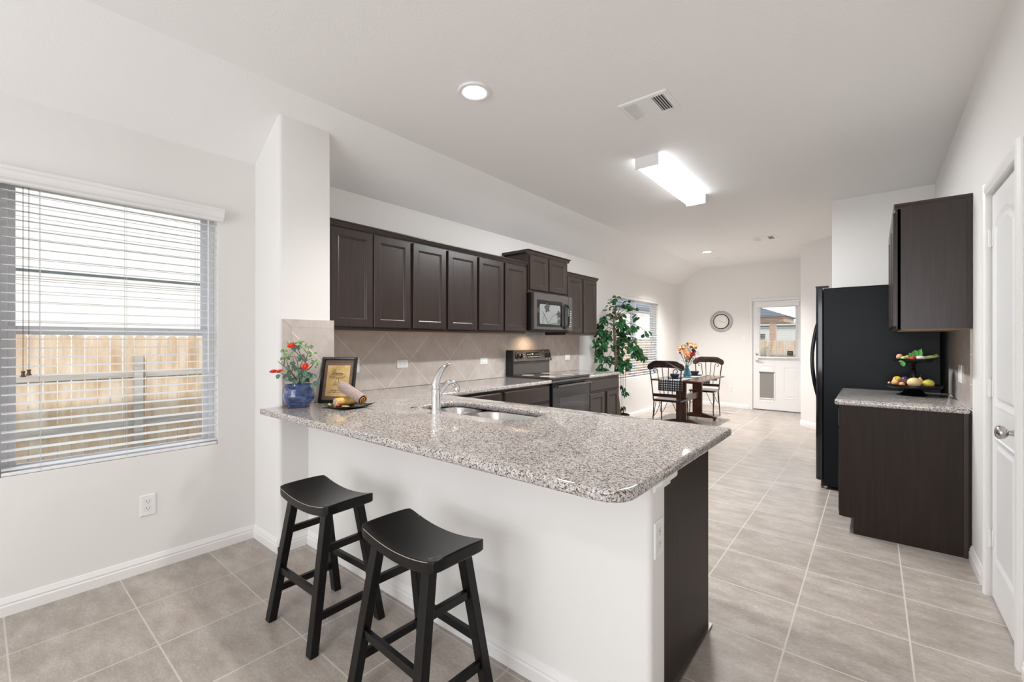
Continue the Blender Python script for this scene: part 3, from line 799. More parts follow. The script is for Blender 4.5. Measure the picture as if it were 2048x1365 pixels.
counter('countertop', 'speckled grey granite counter with the sink, running from the peninsula to the stove',
        fillet([(-2.808, YP, 0.012), (-0.500, YP, 0.095), (-0.500, 2.215, 0.03), (-2.540, 2.225, 0.012), (-2.540, 3.742, 0.006), (XL + 0.010, 3.742, 0), (XL + 0.010, 1.513, 0), (-2.798, 1.513, 0), (-2.798, 1.19, 0)]), [list(reversed(hole))])
counter('countertop', 'short granite counter piece right of the stove, below the ficus leaves', fillet([(XL + 0.010, 4.518, 0), (-2.540, 4.518, 0.006), (-2.540, 5.330, 0.02), (XL + 0.010, 5.330, 0)]))
counter('countertop', 'pale granite counter under the two-tier stand, beside the black fridge', fillet([(-0.205, 3.735, 0.03), (XR - 0.010, 3.735, 0), (XR - 0.010, 4.705, 0), (-0.205, 4.705, 0.006)]))

# backsplash tiles
bm = new_bm(); box(bm, XL + 0.0005, XL + 0.0095, 1.515, 3.735, CT + 0.0005, 1.3715); box(bm, XL + 0.0005, XL + 0.0095, 3.735, 4.466, 0.93, 1.405); box(bm, XL + 0.0005, XL + 0.0095, 4.466, 5.345, CT + 0.0005, 1.3715)
box(bm, XL + 0.0005, XL + 0.0095, 3.745, 4.515, CT - 0.05, 0.93)
struct(O('backsplash_left', bm, 'splash_y'))
# tiled face of the pillar, with a mitred border
xt = -2.8098
bm = new_bm(); box(bm, xt, xt + 0.009, 1.250, 1.530, CT + 0.0005, 1.383)
po = struct(O('backsplash_pillar', bm, 'splash_y'))
bm = new_bm()
fx = lambda u, v, w_: Vector((xt + w_, u, v))
prism(bm, [(1.198, 1.4355), (1.2485, 1.3855), (1.530, 1.3855), (1.530, 1.4355)], fx, 0, 0.009)
prism(bm, [(1.196, CT + 0.0005), (1.2475, CT + 0.0005), (1.2475, 1.3845), (1.196, 1.4345)], fx, 0, 0.009)
struct(O('backsplash_border', bm, 'splash_plain'))
bm = new_bm(); box(bm, xt, xt + 0.0075, 1.194, 1.530, CT + 0.0005, 1.437); struct(O('backsplash_grout', bm, 'grout'))
bm = new_bm(); box(bm, XR - 0.0095, XR - 0.0005, 3.742, 4.70, CT + 0.0005, 1.371); struct(O('backsplash_right', bm, 'splash_right'))

# ---- right side cabinets
r = T('wall_cabinet', 'dark wall cabinet on the right with a plain brown side, above the fruit stand', 'cabinet', (0.29, 4.2, 1.37))
bm = new_bm(); box(bm, 0.135, XR - 0.002, 3.735, 4.700, 1.378, 2.165); O('cabinet_body', bm, 'espresso_panel', r)
bm = new_bm(); box(bm, 0.145, XR - 0.002, 3.745, 4.690, 1.372, 1.3775); O('bottom_panel', bm, 'tan_ply', r)
bm = new_bm(); box(bm, 0.120, XR - 0.002, 3.728, 3.7345, 1.374, 2.150); box(bm, XR - 0.022, XR - 0.002, 3.724, 3.728, 1.374, 2.150); box(bm, 0.117, 0.137, 3.728, 4.700, 1.374, 2.150); O('face_frame', bm, 'espresso', r, bevel=0.001)
bm = new_bm()
prism(bm, [(0, 2.137), (0.006, 2.137), (0.010, 2.148), (0.016, 2.160), (0.016, 2.172), (0, 2.172)], lambda u, v, w_: Vector((w_, 3.735 - u, v)), 0.105, XR - 0.002)
box(bm, 0.105, XR - 0.002, 3.735, 4.700, 2.1655, 2.172)
prism(bm, [(0, 2.137), (0.004, 2.137), (0.010, 2.160), (0.014, 2.172), (0, 2.172)], lambda u, v, w_: Vector((0.1165 - u, w_, v)), 3.735, 4.70)
O('crown_moulding', bm, 'espresso', r)
for a, b2 in ((3.760, 4.210), (4.225, 4.680)): cab_door('door', r, X_out(0.117, -1), a, b2, 1.395, 2.125)
r = T('base_cabinet', 'dark brown base cabinet with plain side panel under the pale granite on the right', 'cabinet', (0.14, 4.2, 0))
bm = new_bm(); box(bm, -0.165, XR - 0.002, 3.765, 4.700, 0.10, CT - 0.037); O('cabinet_body', bm, 'espresso', r)
bm = new_bm(); prism(bm, [(-0.180, 0.107), (-0.102, 0.107), (-0.102, 0.0), (XR - 0.002, 0.0), (XR - 0.002, CT - 0.037), (-0.180, CT - 0.037)], lambda u, v, w_: Vector((u, w_, v)), 3.755, 3.7645)
O('side_panel', bm, 'espresso_panel', r, bevel=0.001)
bm = new_bm(); box(bm, XR - 0.035, XR - 0.015, 3.750, 3.755, 0.0, CT - 0.037); O('filler_strip', bm, 'espresso', r)
bm = new_bm(); box(bm, -0.095, XR - 0.002, 3.7645, 4.70, 0, 0.10); O('toe_kick', bm, 'espresso', r)
for a, b2 in ((3.785, 4.225), (4.240, 4.680)):
    drawer_front('drawer', r, X_out(-0.165, -1), a, b2, 0.705, 0.842)
    cab_door('door', r, X_out(-0.165, -1), a, b2, 0.125, 0.680)

#PART2
# ================================================================== APPLIANCES
r = T('refrigerator', 'tall glossy black side-by-side refrigerator standing behind the fruit stand', 'refrigerator', (0.0, 5.17, 0))
FY0, FY1 = 4.722, 5.630
bm = new_bm(); box(bm, -0.338, 0.405, FY0, FY1, 0.03, 1.762); O('cabinet_body', bm, 'fridge_black', r, bevel=0.006)
for nm, a, b2 in (('refrigerator_door', FY0 + 0.002, 5.235), ('freezer_door', 5.241, FY1 - 0.002)):
    bm = new_bm()
    prism(bm, [(-0.342, a), (-0.342, b2), (-0.378, b2), (-0.392, b2 - 0.02), (-0.398, (a + b2) / 2), (-0.392, a + 0.02), (-0.378, a)], Z_out(0), 0.075, 1.770)
    O(nm, bm, 'black_gloss', r, bevel=0.004)
for yy in (5.185, 5.292):
    bm = new_bm(); pts = []
    for i in range(13):
        t = i / 12; pts.append((-0.402 - 0.062 * sin(pi * t) ** 0.8, yy, 0.72 + 0.80 * t))
    tube(bm, pts, [0.012] * 13, 10)
    O('door_handle', bm, 'black_gloss', r, smooth=True)
for a in (FY0 + 0.01, FY1 - 0.05):
    bm = new_bm(); box(bm, -0.395, -0.30, a, a + 0.04, 1.7705, 1.785); O('hinge_cover', bm, 'black_plastic', r, bevel=0.003)
bm = new_bm(); box(bm, -0.355, -0.335, FY0 + 0.02, FY1 - 0.02, 0.018, 0.070); O('kick_grille', bm, 'black_plastic', r)
for xx in (-0.32, 0.36):
    for yy in (FY0 + 0.05, FY1 - 0.05):
        bm = new_bm(); lathe(bm, [(0.02, 0.0), (0.02, 0.03)], (xx, yy, 0), 12); O('foot', bm, 'nickel', r)

# range ------------------------------------------------------------
RY0, RY1 = 3.748, 4.512
r = T('range', 'black electric range with glass cooktop and oven door, below the microwave', 'stove', (-2.86, 4.13, 0))
bm = new_bm(); box(bm, -3.155, -2.575, RY0, RY1, 0.03, 0.895); box(bm, -3.12, -2.62, RY0 + 0.03, RY1 - 0.03, 0, 0.03); O('range_body', bm, 'black_plastic', r)
bm = new_bm(); box(bm, -3.150, -2.535, RY0 - 0.001, RY1 + 0.001, 0.8955, 0.917); O('cooktop', bm, 'range_glass', r, bevel=0.005)
for cx_, cy_, rr_ in ((-2.72, 3.93, 0.09), (-2.72, 4.33, 0.075), (-2.99, 3.93, 0.07), (-2.99, 4.33, 0.09)):
    bm = new_bm()
    lathe(bm, [(rr_ - 0.0015, 0.0), (rr_, 0.0), (rr_, 0.0003), (rr_ - 0.0015, 0.0003)], (cx_, cy_, 0.9172), 32)
    O('burner_mark', bm, 'outlet_line', r)
bm = new_bm(); box(bm, -3.155, -3.095, RY0 + 0.005, RY1 - 0.005, 0.9175, 1.060); O('backguard_base', bm, 'appliance_face', r, bevel=0.003)
bm = new_bm()
pp = [(-3.158, 1.0605), (-3.070, 1.0605), (-3.062, 1.072), (-3.095, 1.185), (-3.110, 1.196), (-3.158, 1.196)]
prism(bm, pp, lambda u, v, w_: Vector((u, w_, v)), RY0, RY1)
cp = O('control_panel', bm, 'appliance_face', r, bevel=0.002)
pn = Vector((0.113, 0, 0.033)).normalized(); pu = Vector((-0.033, 0, 0.113)).normalized()
def onpanel(y, t, d=0.0): return Vector((-3.062, y, 1.072)) + pu * t + pn * d
def pbox(bm, y0, y1, t0, t1, d0, d1):
    vs = [bm.verts.new(onpanel(y, t, d)) for d in (d0, d1) for t in (t0, t1) for y in (y0, y1)]
    for f in ((0, 2, 3, 1), (4, 5, 7, 6), (0, 1, 5, 4), (2, 6, 7, 3), (0, 4, 6, 2), (1, 3, 7, 5)): bm.faces.new([vs[i] for i in f])
bm = new_bm(); box(bm, -3.159, -3.060, RY0 - 0.001, RY0 + 0.012, 0.918, 1.197); O('side_cap', bm, 'black_plastic', cp, bevel=0.003)
bm = new_bm(); pbox(bm, 4.02, 4.27, 0.028, 0.100, 0.0005, 0.003); O('display_panel', bm, 'black_gloss', cp)
def panel_text(txt, y, t, size, material, name):
    bmt = text_mesh(txt, size, lambda u, v, w_: onpanel(y + u, t + v, 0.0035 + w_))
    O(name, bmt, material, cp)
panel_text('8:8', 4.135, 0.078, 0.024, 'display_green', 'display_digits')
def mark(*p):
    bm = new_bm(); pbox(bm, *p); O('button_mark', bm, 'white_ink', cp)
for i in range(9):
    yy = 4.035 + i * 0.027
    mark(yy, yy + 0.012, 0.042, 0.047, 0.003, 0.0037)
    if i < 3 or i > 5: mark(yy, yy + 0.012, 0.072, 0.077, 0.003, 0.0037)
for yy, tt in ((3.80, 0.095), (3.87, 0.098), (3.80, 0.012), (3.88, 0.012), (3.965, 0.075), (3.965, 0.05), (4.37, 0.1), (4.40, 0.012), (4.46, 0.012)): mark(yy, yy + 0.008, tt, tt + 0.006, 0.0003, 0.001)
for yy in (3.835, 3.905, 4.395, 4.455):
    bm = new_bm()
    q = pn.to_track_quat('Z', 'Y').to_matrix().to_4x4()
    lathe(bm, [(0, 0), (0.026, 0), (0.024, 0.010), (0.017, 0.014), (0.016, 0.026), (0, 0.027)], (0, 0, 0), 20, Matrix.Translation(onpanel(yy, 0.055, 0.001)) @ q)
    pbox(bm, yy - 0.004, yy + 0.004, 0.037, 0.078, 0.014, 0.033)
    O('knob', bm, 'black_plastic', cp, smooth=True)
# oven door and handle
fo = X_out(-2.5745)
bm = new_bm(); box(bm, -2.574, -2.543, RY0 + 0.004, RY1 - 0.004, 0.865, 0.893); O('vent_trim', bm, 'appliance_face', r, bevel=0.002)
bm = new_bm(); rings(bm, [(rect(RY0 + 0.004, RY1 - 0.004, 0.205, 0.858), 0), (rect(RY0 + 0.004, RY1 - 0.004, 0.205, 0.858), 0.036), (rect(RY0 + 0.004, RY1 - 0.004, 0.205, 0.858, 0.006), 0.040)], fo, cap_first=True)
od = O('oven_door', bm, 'black_gloss', r)
bm = new_bm(); rings(bm, [(rect(RY0 + 0.12, RY1 - 0.12, 0.33, 0.70), 0.0402), (rect(RY0 + 0.12, RY1 - 0.12, 0.33, 0.70), 0.0412)], fo); O('oven_window', bm, 'range_glass', od)
bm = new_bm(); tube(bm, [(-2.492, RY0 + 0.035, 0.828), (-2.478, RY0 + 0.09, 0.832), (-2.470, 4.13, 0.835), (-2.478, RY1 - 0.09, 0.832), (-2.492, RY1 - 0.035, 0.828)], 0.013, 12)
for yy in (RY0 + 0.05, RY1 - 0.05): box(bm, -2.5335, -2.482, yy - 0.012, yy + 0.012, 0.818, 0.838)
O('door_handle', bm, 'appliance_face', od, smooth=True)
bm = new_bm(); box(bm, -2.5745, -2.540, RY0 + 0.004, RY1 - 0.004, 0.045, 0.195); O('storage_drawer', bm, 'black_gloss', r, bevel=0.003)

# microwave ----------------------------------------------------------
r = T('microwave', 'black over-the-range microwave with looped handle and floral pattern on its door glass', 'microwave', (-2.97, 4.13, 1.41))
MY0, MY1, MZ0, MZ1 = 3.748, 4.514, 1.412, 1.820
bm = new_bm(); box(bm, XL + 0.002, -2.806, MY0, MY1, MZ0, MZ1 - 0.001); O('microwave_body', bm, 'black_plastic', r, bevel=0.002)
fm = X_out(-2.8055)
bm = new_bm(); rings(bm, [(rect(MY0, 4.425, MZ0 + 0.012, MZ1 - 0.002), 0), (rect(MY0, 4.425, MZ0 + 0.012, MZ1 - 0.002), 0.030), (rect(MY0, 4.425, MZ0 + 0.012, MZ1 - 0.002, 0.006), 0.036)], fm, cap_first=True)
md = O('microwave_door', bm, 'appliance_face', r)
bm = new_bm(); rings(bm, [(rect(3.80, 4.29, 1.455, 1.745), 0.0362), (rect(3.80, 4.29, 1.455, 1.745), 0.0375)], fm); O('door_window', bm, 'black_gloss', md)
mat('screen_grey', (0.22, 0.23, 0.22), 0.12)
mat('petal_grey', (0.05, 0.05, 0.05), 0.3)
bm = new_bm(); rings(bm, [(rrect(3.845, 4.25, 1.485, 1.70, 0.02, 4), 0.0377), (rrect(3.845, 4.25, 1.485, 1.70, 0.02, 4), 0.0382)], fm); O('window_screen', bm, 'screen_grey', md)
bm = new_bm()
for cy_, cz_, s_ in ((3.985, 1.665, 0.050), (4.215, 1.60, 0.042), (4.22, 1.52, 0.03), (3.82, 1.63, 0.03)):
    for k in range(5):
        a = 2 * pi * k / 5 + 0.5
        pc = (cy_ + s_ * 0.62 * cos(a), cz_ + s_ * 0.62 * sin(a))
        pl = [(pc[0] + s_ * 0.52 * cos(a) * cos(t) - s_ * 0.36 * sin(a) * sin(t), pc[1] + s_ * 0.52 * sin(a) * cos(t) + s_ * 0.36 * cos(a) * sin(t)) for t in [2 * pi * j / 12 for j in range(12)]]
        prism(bm, pl, fm, 0.0384 + 0.0002 * k, 0.0388 + 0.0002 * k)
for p in (((3.90, 1.62), (3.95, 1.56), (4.00, 1.50)), ((3.94, 1.60), (3.90, 1.54), (3.91, 1.47)), ((4.00, 1.48), (4.08, 1.57), (4.19, 1.61)), ((4.0, 1.48), (4.10, 1.50), (4.20, 1.50))):
    tube(bm, [fm(a, b2, 0.0392) for a, b2 in p], 0.002, 5)
O('floral_pattern', bm, 'petal_grey', md)
bm = new_bm(); pts = []
for i in range(25):
    a = 2 * pi * i / 24
    pts.append(fm(4.345 + 0.047 * (abs(cos(a)) ** 0.6) * (1 if cos(a) > 0 else -1), 1.585 + 0.135 * (abs(sin(a)) ** 0.5) * (1 if sin(a) > 0 else -1), 0.062 - 0.012 * abs(sin(a)) ** 4))
tube(bm, pts, 0.011, 8, cap=False); box(bm, -2.770, -2.752, 4.33, 4.36, 1.46, 1.475); box(bm, -2.770, -2.752, 4.33, 4.36, 1.70, 1.715)
O('door_handle', bm, 'black_gloss', md, smooth=True)
bm = new_bm(); lathe(bm, [(0.011, 0), (0.011, 0.0015)], (0, 0, 0), 16, Matrix.Translation(fm(4.20, 1.782, 0.0362)) @ Matrix.Rotation(radians(90), 4, 'Y')); O('badge', bm, 'nickel', md)
bm = new_bm(); rings(bm, [(rect(4.428, MY1, MZ0 + 0.012, MZ1 - 0.002), 0), (rect(4.428, MY1, MZ0 + 0.012, MZ1 - 0.002), 0.034)], fm, cap_first=True)
kp = O('control_strip', bm, 'appliance_face', r, bevel=0.002)
bm = new_bm()
for i in range(9):
    for j in range(3):
        yy = 4.44 + j * 0.021; zz = 1.47 + i * 0.022
        box(bm, -2.7713, -2.7705, yy, yy + 0.009, zz, zz + 0.006)
O('key_marks', bm, 'white_ink', kp)
bm = new_bm(); box(bm, -3.10, -2.84, MY0 + 0.05, MY1 - 0.05, MZ0 - 0.006, MZ0 - 0.0005); O('vent_grille', bm, 'vent_dark', r)
bm = new_bm(); box(bm, -3.02, -2.94, 4.00, 4.14, MZ0 - 0.009, MZ0 - 0.0062); O('cooktop_lamp_lens', bm, 'vent_dark', r)
d = bpy.data.lights.new('cooktop_lamp', 'SPOT'); o = bpy.data.objects.new('cooktop_lamp', d); C.objects.link(o)
d.energy = 4.5; d.spot_size = radians(150); d.spot_blend = 1; d.shadow_soft_size = 0.012; d.color = (1.0, 0.72, 0.48); o.location = (-2.97, 4.07, MZ0 - 0.02); o.rotation_euler = (0, radians(12), 0)

# ================================================================== SINK + FAUCET
r = T('sink', 'stainless double-bowl sink set under the granite of the peninsula', 'sink', (-1.77, 1.87, 0.68))
bm = new_bm()
def bowl(bm, a, b2, c, d, rad, depth):
    zt = CT - 0.0365
    L = [(rrect(a - 0.018, b2 + 0.018, c - 0.018, d + 0.018, rad, 6), zt), (rrect(a, b2, c, d, rad, 6), zt), (rrect(a + 0.004, b2 - 0.004, c + 0.004, d - 0.004, rad, 6), zt - 0.01),
         (rrect(a + 0.012, b2 - 0.012, c + 0.012, d - 0.012, rad, 6), zt - depth + 0.03), (rrect(a + 0.04, b2 - 0.04, c + 0.04, d - 0.04, rad * 0.7, 6), zt - depth)]
    rings(bm, L, lambda u, v, w_: Vector((u, v, w_)))
bowl(bm, -2.150, -1.895, 1.715, 2.030, 0.09, 0.17)
O('small_bowl', bm, 'stainless', r, smooth=True)
bm = new_bm(); bowl(bm, -1.855, -1.385, 1.700, 2.040, 0.11, 0.20); O('large_bowl', bm, 'stainless', r, smooth=True)
for c in ((-2.02, 1.87, CT - 0.2055), (-1.62, 1.87, CT - 0.2355)):
    bm = new_bm(); lathe(bm, [(0.045, 0), (0.045, 0.003), (0.030, 0.001), (0, 0.001)], c, 20); O('drain', bm, 'chrome', r, smooth=True)
FX, FYc = -1.886, 1.632
r = T('faucet', 'chrome single-lever kitchen faucet beside the sink', 'faucet', (FX, FYc, CT))
bm = new_bm(); lathe(bm, [(0.0, 0), (0.031, 0), (0.031, 0.005), (0.0265, 0.010), (0.0255, 0.02), (0.0248, 0.128), (0.0235, 0.130), (0.0242, 0.132), (0.0235, 0.150), (0.019, 0.163), (0.0, 0.168)], (FX, FYc, CT), 32)
O('faucet_body', bm, 'chrome', r, smooth=True, angle=50)
bm = new_bm(); pts = []; rs = []
for i in range(11):
    t = i / 10; pts.append((FX + 0.004 * t, FYc - 0.006 + 0.105 * t ** 1.25, CT + 0.148 + 0.118 * (1 - (1 - t) ** 1.9))); rs.append(0.0195 * (1 - t) ** 0.8 + 0.0048)
tube(bm, pts, rs, 14); O('lever', bm, 'chrome', r, smooth=True)
bm = new_bm(); pts = []; rs = []
for i in range(11):
    t = i / 10; a = pi * t
    pts.append((FX + 0.012 * t, FYc + 0.015 + 0.125 * t, CT + 0.085 + 0.085 * sin(min(a * 0.72, pi)) - 0.01 * t)); rs.append(0.013 + 0.003 * t)
tube(bm, pts, rs, 14); 
lathe(bm, [(0, -0.032), (0.016, -0.032), (0.019, -0.024), (0.0175, 0.0), (0.012, 0.008), (0, 0.01)], (FX + 0.013, FYc + 0.148, CT + 0.135), 20)
O('spout', bm, 'chrome', r, smooth=True)
bm = new_bm(); lathe(bm, [(0.0, 0), (0.022, 0), (0.023, 0.003), (0.017, 0.007), (0.006, 0.009), (0, 0.0095)], (-2.110, 1.655, CT), 20)
tag(recenter(O('hole_cover', bm, 'chrome', smooth=True)), 'small chrome hole cover lying on the granite left of the faucet', 'sink cover')

# ================================================================== LIGHTS + CEILING FITTINGS
def can_light(x, y, label, power, re=0.066):
    r = T('recessed_light', label, 'ceiling light', (x, y, ZC - 0.008), 'recessed ceiling lights')
    bm = new_bm(); lathe(bm, [(re, 0.0035), (re, 0.0), (re + 0.012, -0.006), (0.094, -0.004), (0.098, 0.0075), (re, 0.0075)], (x, y, ZC - 0.008), 40)
    O('trim_ring', bm, 'lamp_white', r, smooth=True)
    bm = new_bm(); lathe(bm, [(0, 0.004), (re, 0.004), (re * 0.7, -0.002), (0, -0.004)][::-1], (x, y, ZC - 0.008), 40)
    O('lens', bm, 'lamp_lens', r, smooth=True)
    d = bpy.data.lights.new('can_lamp', 'SPOT'); o = bpy.data.objects.new('can_lamp', d); C.objects.link(o)
    d.energy = power; d.spot_size = radians(126); d.spot_blend = 1.0; d.shadow_soft_size = 0.07; d.color = (1.0, 0.96, 0.92)
    o.location = (x, y, ZC - 0.03)
can_light(-1.835, 1.885, 'bright round recessed light in the ceiling above the sink and bar stools', 80)
can_light(-2.135, 7.72, 'round recessed light far off in the ceiling above the dining table', 300)
can_light(-1.0, -0.9, 'unseen round recessed light added as fill behind the camera', 50)  # extra can added out of view to brighten the room
r = T('fluorescent_fixture', 'long boxy fluorescent light with a glowing white lens on the kitchen ceiling', 'ceiling light', (-1.405, 4.05, ZC))
x0, x1, y0, y1, z0 = -1.497, -1.313, 3.425, 4.680, 2.700
for a, b2 in ((y0 - 0.016, y0), (y1, y1 + 0.016)):
    bm = new_bm(); box(bm, x0 - 0.004, x1 + 0.004, a, b2, z0 - 0.004, ZC - 0.001); O('end_cap', bm, 'lamp_white', r, bevel=0.003)
bm = new_bm(); box(bm, x0 + 0.02, x1 - 0.02, y0 + 0.0005, y1 - 0.0005, ZC - 0.03, ZC - 0.001); O('housing', bm, 'lamp_white', r)
bm = new_bm(); prism(bm, [(x0 + 0.0195, z0), (x1 - 0.0195, z0), (x1 - 0.0195, z0 + 0.005), (x0 + 0.0195, z0 + 0.005)], lambda u, v, w_: Vector((u, w_, v)), y0 + 0.0005, y1 - 0.0005)
O('lens', bm, 'tube_lens', r)
for q, e in ((x0, 1), (x1, -1)):
    bm = new_bm(); prism(bm, [(q, ZC - 0.004), (q + e * 0.004, z0 + 0.012), (q + e * 0.019, z0), (q + e * 0.019, z0 + 0.006), (q + e * 0.009, z0 + 0.015), (q + e * 0.005, ZC - 0.004)], lambda u, v, w_: Vector((u, w_, v)), y0 + 0.0005, y1 - 0.0005)
    O('lens_side', bm, 'tube_lens_side', r)
area('tube_lamp', ((x0 + x1) / 2, (y0 + y1) / 2, z0 - 0.004), (0, 0, -1), 0.13, 1.2, 52, (0.97, 0.99, 1.0))
def ceil_vent(x0, x1, y0, y1, label, dark=1):
    r = T('air_vent', label, 'air vent', ((x0 + x1) / 2, (y0 + y1) / 2, ZC))
    fz = Z_out(ZC - 0.0005, -1)
    bm = new_bm(); e = 0.03; L = (x1 - x0)
    rings(bm, [(rect(x0, x1, y0, y1), 0), (rect(x0, x1, y0, y1), 0.006), (rect(x0, x1, y0, y1, 0.008), 0.010), (rect(x0, x1, y0, y1, e), 0.010), (rect(x0, x1, y0, y1, e), 0.002)], fz, cap_last=False)
    O('vent_frame', bm, 'lamp_white', r)
    bm = new_bm(); box(bm, x0 + e, x1 - e, y0 + e, y1 - e, ZC - 0.0025, ZC - 0.001); O('duct', bm, 'vent_dark', r)
    bm = new_bm(); box(bm, x0 + e + L * 0.24, x1 - e - L * 0.24, y0 + e, y1 - e, ZC - 0.0105, ZC - 0.0045); O('damper_plate', bm, 'lamp_white', r)
    for side in (0, 1):
        bm = new_bm()
        a = x0 + e if side == 0 else x1 - e - L * 0.24
        n_ = 5
        for i in range(n_):
            xc = a + (i + 0.5) * L * 0.24 / n_
            t = radians(-38 if side == 0 else 38)
            mx = Matrix.Translation((xc, 0, ZC - 0.0065)) @ Matrix.Rotation(t, 4, 'Y')
            box(bm, -0.0065, 0.0065, y0 + e, y1 - e, -0.0006, 0.0006, mx)
        O('louvers', bm, 'lamp_white', r)
ceil_vent(-1.252, -0.942, 2.580, 2.842, 'white ceiling air vent between the recessed light and the fluorescent fixture')
ceil_vent(-1.365, -1.060, 7.10, 7.36, 'white ceiling air vent far away, near the back door')
bm = new_bm(); lathe(bm, [(0, -0.032), (0.045, -0.030), (0.060, -0.018), (0.064, -0.0005), (0, -0.0005)], (-2.15, 8.46, ZC), 24)
tag(recenter(O('smoke_detector', bm, 'lamp_white', smooth=True)), 'round white smoke detector on the ceiling just past the far recessed light', 'smoke detector')

# ================================================================== OUTLETS AND SWITCHES
def plate(name, label, cat, pos, face, kind, horiz=False, group=None):
    """built at origin in (u right, v up, w out) and rotated to the wall"""
    fnmap = {'+x': lambda u, v, w_: Vector((w_, u, v)), '-x': lambda u, v, w_: Vector((-w_, -u, v)), '-y': lambda u, v, w_: Vector((u, -w_, v))}[face]
    r = T(name, label, cat, pos, group)
    P0 = Vector(pos)
    def fw(u, v, w_):
        if horiz: u, v = v, -u
        return P0 + fnmap(u, v, w_)
    W_, H_ = 0.036, 0.0585
    if kind == 'double': W_ = 0.058
    bm = new_bm(); rings(bm, [(rect(-W_, W_, -H_, H_), 0.0005), (rect(-W_, W_, -H_, H_), 0.003), (rect(-W_, W_, -H_, H_, 0.003), 0.006)], fw, cap_first=True)
    O('cover_plate', bm, 'plate_white', r)
    if kind == 'outlet':
        for s_ in (-1, 1):
            bm = new_bm(); cy_ = s_ * 0.0195
            ol = [(0.0172 * cos(t), cy_ + max(-0.0125, min(0.0125, 0.0172 * sin(t)))) for t in [2 * pi * i / 24 for i in range(24)]]
            ol2 = [(0.0180 * cos(t), cy_ + max(-0.0133, min(0.0133, 0.0180 * sin(t)))) for t in [2 * pi * i / 24 for i in range(24)]]
            rings(bm, [(ol2, 0.0061), (ol2, 0.0064)], fw); g_ = O('receptacle_rim', bm, 'outlet_line', r)
            bm = new_bm(); rings(bm, [(ol, 0.0062), (ol, 0.0072)], fw); rc = O('receptacle', bm, 'plate_white', r)
            bm = new_bm()
            for du in (-0.0062, 0.0062): rings(bm, [(rect(du - 0.0011, du + 0.0011, cy_ - 0.001, cy_ + 0.0075), 0.0073), (rect(du - 0.0011, du + 0.0011, cy_ - 0.001, cy_ + 0.0075), 0.0075)], fw)
            rings(bm, [(rrect(-0.0024, 0.0024, cy_ - 0.0095, cy_ - 0.0050, 0.002, 3), 0.0073), (rrect(-0.0024, 0.0024, cy_ - 0.0095, cy_ - 0.0050, 0.002, 3), 0.0075)], fw)
            O('slots', bm, 'slot_dark', rc)
    elif kind in ('switch', 'double'):
        for du in ((0,) if kind == 'switch' else (-0.023, 0.023)):
            bm = new_bm(); rings(bm, [(rect(du - 0.016, du + 0.016, -0.033, 0.033), 0.0062), (rect(du - 0.016, du + 0.016, -0.033, 0.033, 0.001), 0.009)], fw); O('rocker', bm, 'plate_white', r, bevel=0.0008)
    return r
plate('power_outlet', 'white duplex power outlet low on the wall under the left window', 'outlet', (XL, 0.620, 0.372), '+x', 'outlet')
plate('power_outlet', 'white duplex power outlet on the end of the peninsula wall, under the counter corner', 'outlet', (-0.545, 1.418, 0.655), '+x', 'outlet')
plate('power_outlet', 'white power outlet mounted sideways on the backsplash left of the faucet', 'outlet', (XL + 0.0097, 2.356, 1.100), '+x', 'outlet', horiz=True)
plate('wall_switch', 'white rocker switch on the backsplash halfway from faucet to stove', 'switch', (XL + 0.0097, 3.392, 1.090), '+x', 'switch', horiz=True)
plate('wall_switch', 'white switch plate on the backsplash right of the stove', 'switch', (XL + 0.0097, 5.030, 1.080), '+x', 'switch', horiz=True)
plate('wall_switch', 'white switch plate on the backsplash, half hidden by the framed picture', 'switch', (XL + 0.0097, 1.905, 1.108), '+x', 'switch')
plate('power_outlet', 'small white outlet on the beige wall under the dining window', 'outlet', (XL, 7.05, 0.39), '+x', 'outlet')
plate('wall_switch', 'white light switch on the far wall left of the back door', 'switch', (-1.925, YB, 1.355), '-y', 'switch')
plate('power_outlet', 'white outlet low on the far wall between clock and back door', 'outlet', (-2.155, YB, 0.365), '-y', 'outlet')
plate('wall_switch', 'white double switch plate on the tiles behind the fruit stand', 'switch', (XR - 0.0097, 4.10, 1.085), '-x', 'double')

# ================================================================== CLOCK
cx_, cz_ = -2.328, 1.685
r = T('wall_clock', 'round wall clock with a dark wire rim and cream face on the far wall', 'clock', (cx_, YB, cz_))
fc = lambda u, v, w_: Vector((cx_ + u, YB - w_, cz_ + v))
def circ(R, n=48): return [(R * cos(2 * pi * i / n), R * sin(2 * pi * i / n)) for i in range(n)]
bm = new_bm(); rings(bm, [(circ(0.138), 0.001), (circ(0.138), 0.02)], fc); O('clock_face', bm, 'clock_face', r)
bm = new_bm(); tube(bm, [fc(u, v, 0.024) for u, v in circ(0.141) + circ(0.141)[:1]], 0.008, 8, cap=False); O('inner_rim', bm, 'iron_black', r, smooth=True)
bm = new_bm()
for R, w_, t in ((0.205, 0.010, 0.0025), (0.185, 0.014, 0.0018)):
    tube(bm, [fc(u, v, w_) for u, v in circ(R) + circ(R)[:1]], t, 6, cap=False)
for i in range(24):
    a = 2 * pi * i / 24; a2 = a + 0.18; a3 = a - 0.10
    tube(bm, [fc(0.145 * cos(a), 0.145 * sin(a), 0.02), fc(0.168 * cos(a2), 0.168 * sin(a2), 0.018), fc(0.185 * cos(a), 0.185 * sin(a), 0.014), fc(0.204 * cos(a3), 0.204 * sin(a3), 0.011)], 0.0014, 5)
O('wire_rim', bm, 'iron_black', r)
bm = new_bm()
bar(bm, fc(-0.055, 0.030, 0.023), fc(0.008, -0.003, 0.023), 0.004, 0.002); bar(bm, fc(-0.012, 0.006, 0.025), fc(0.085, -0.022, 0.025), 0.003, 0.002)
O('hands', bm, 'iron_black', r)
bm = new_bm()
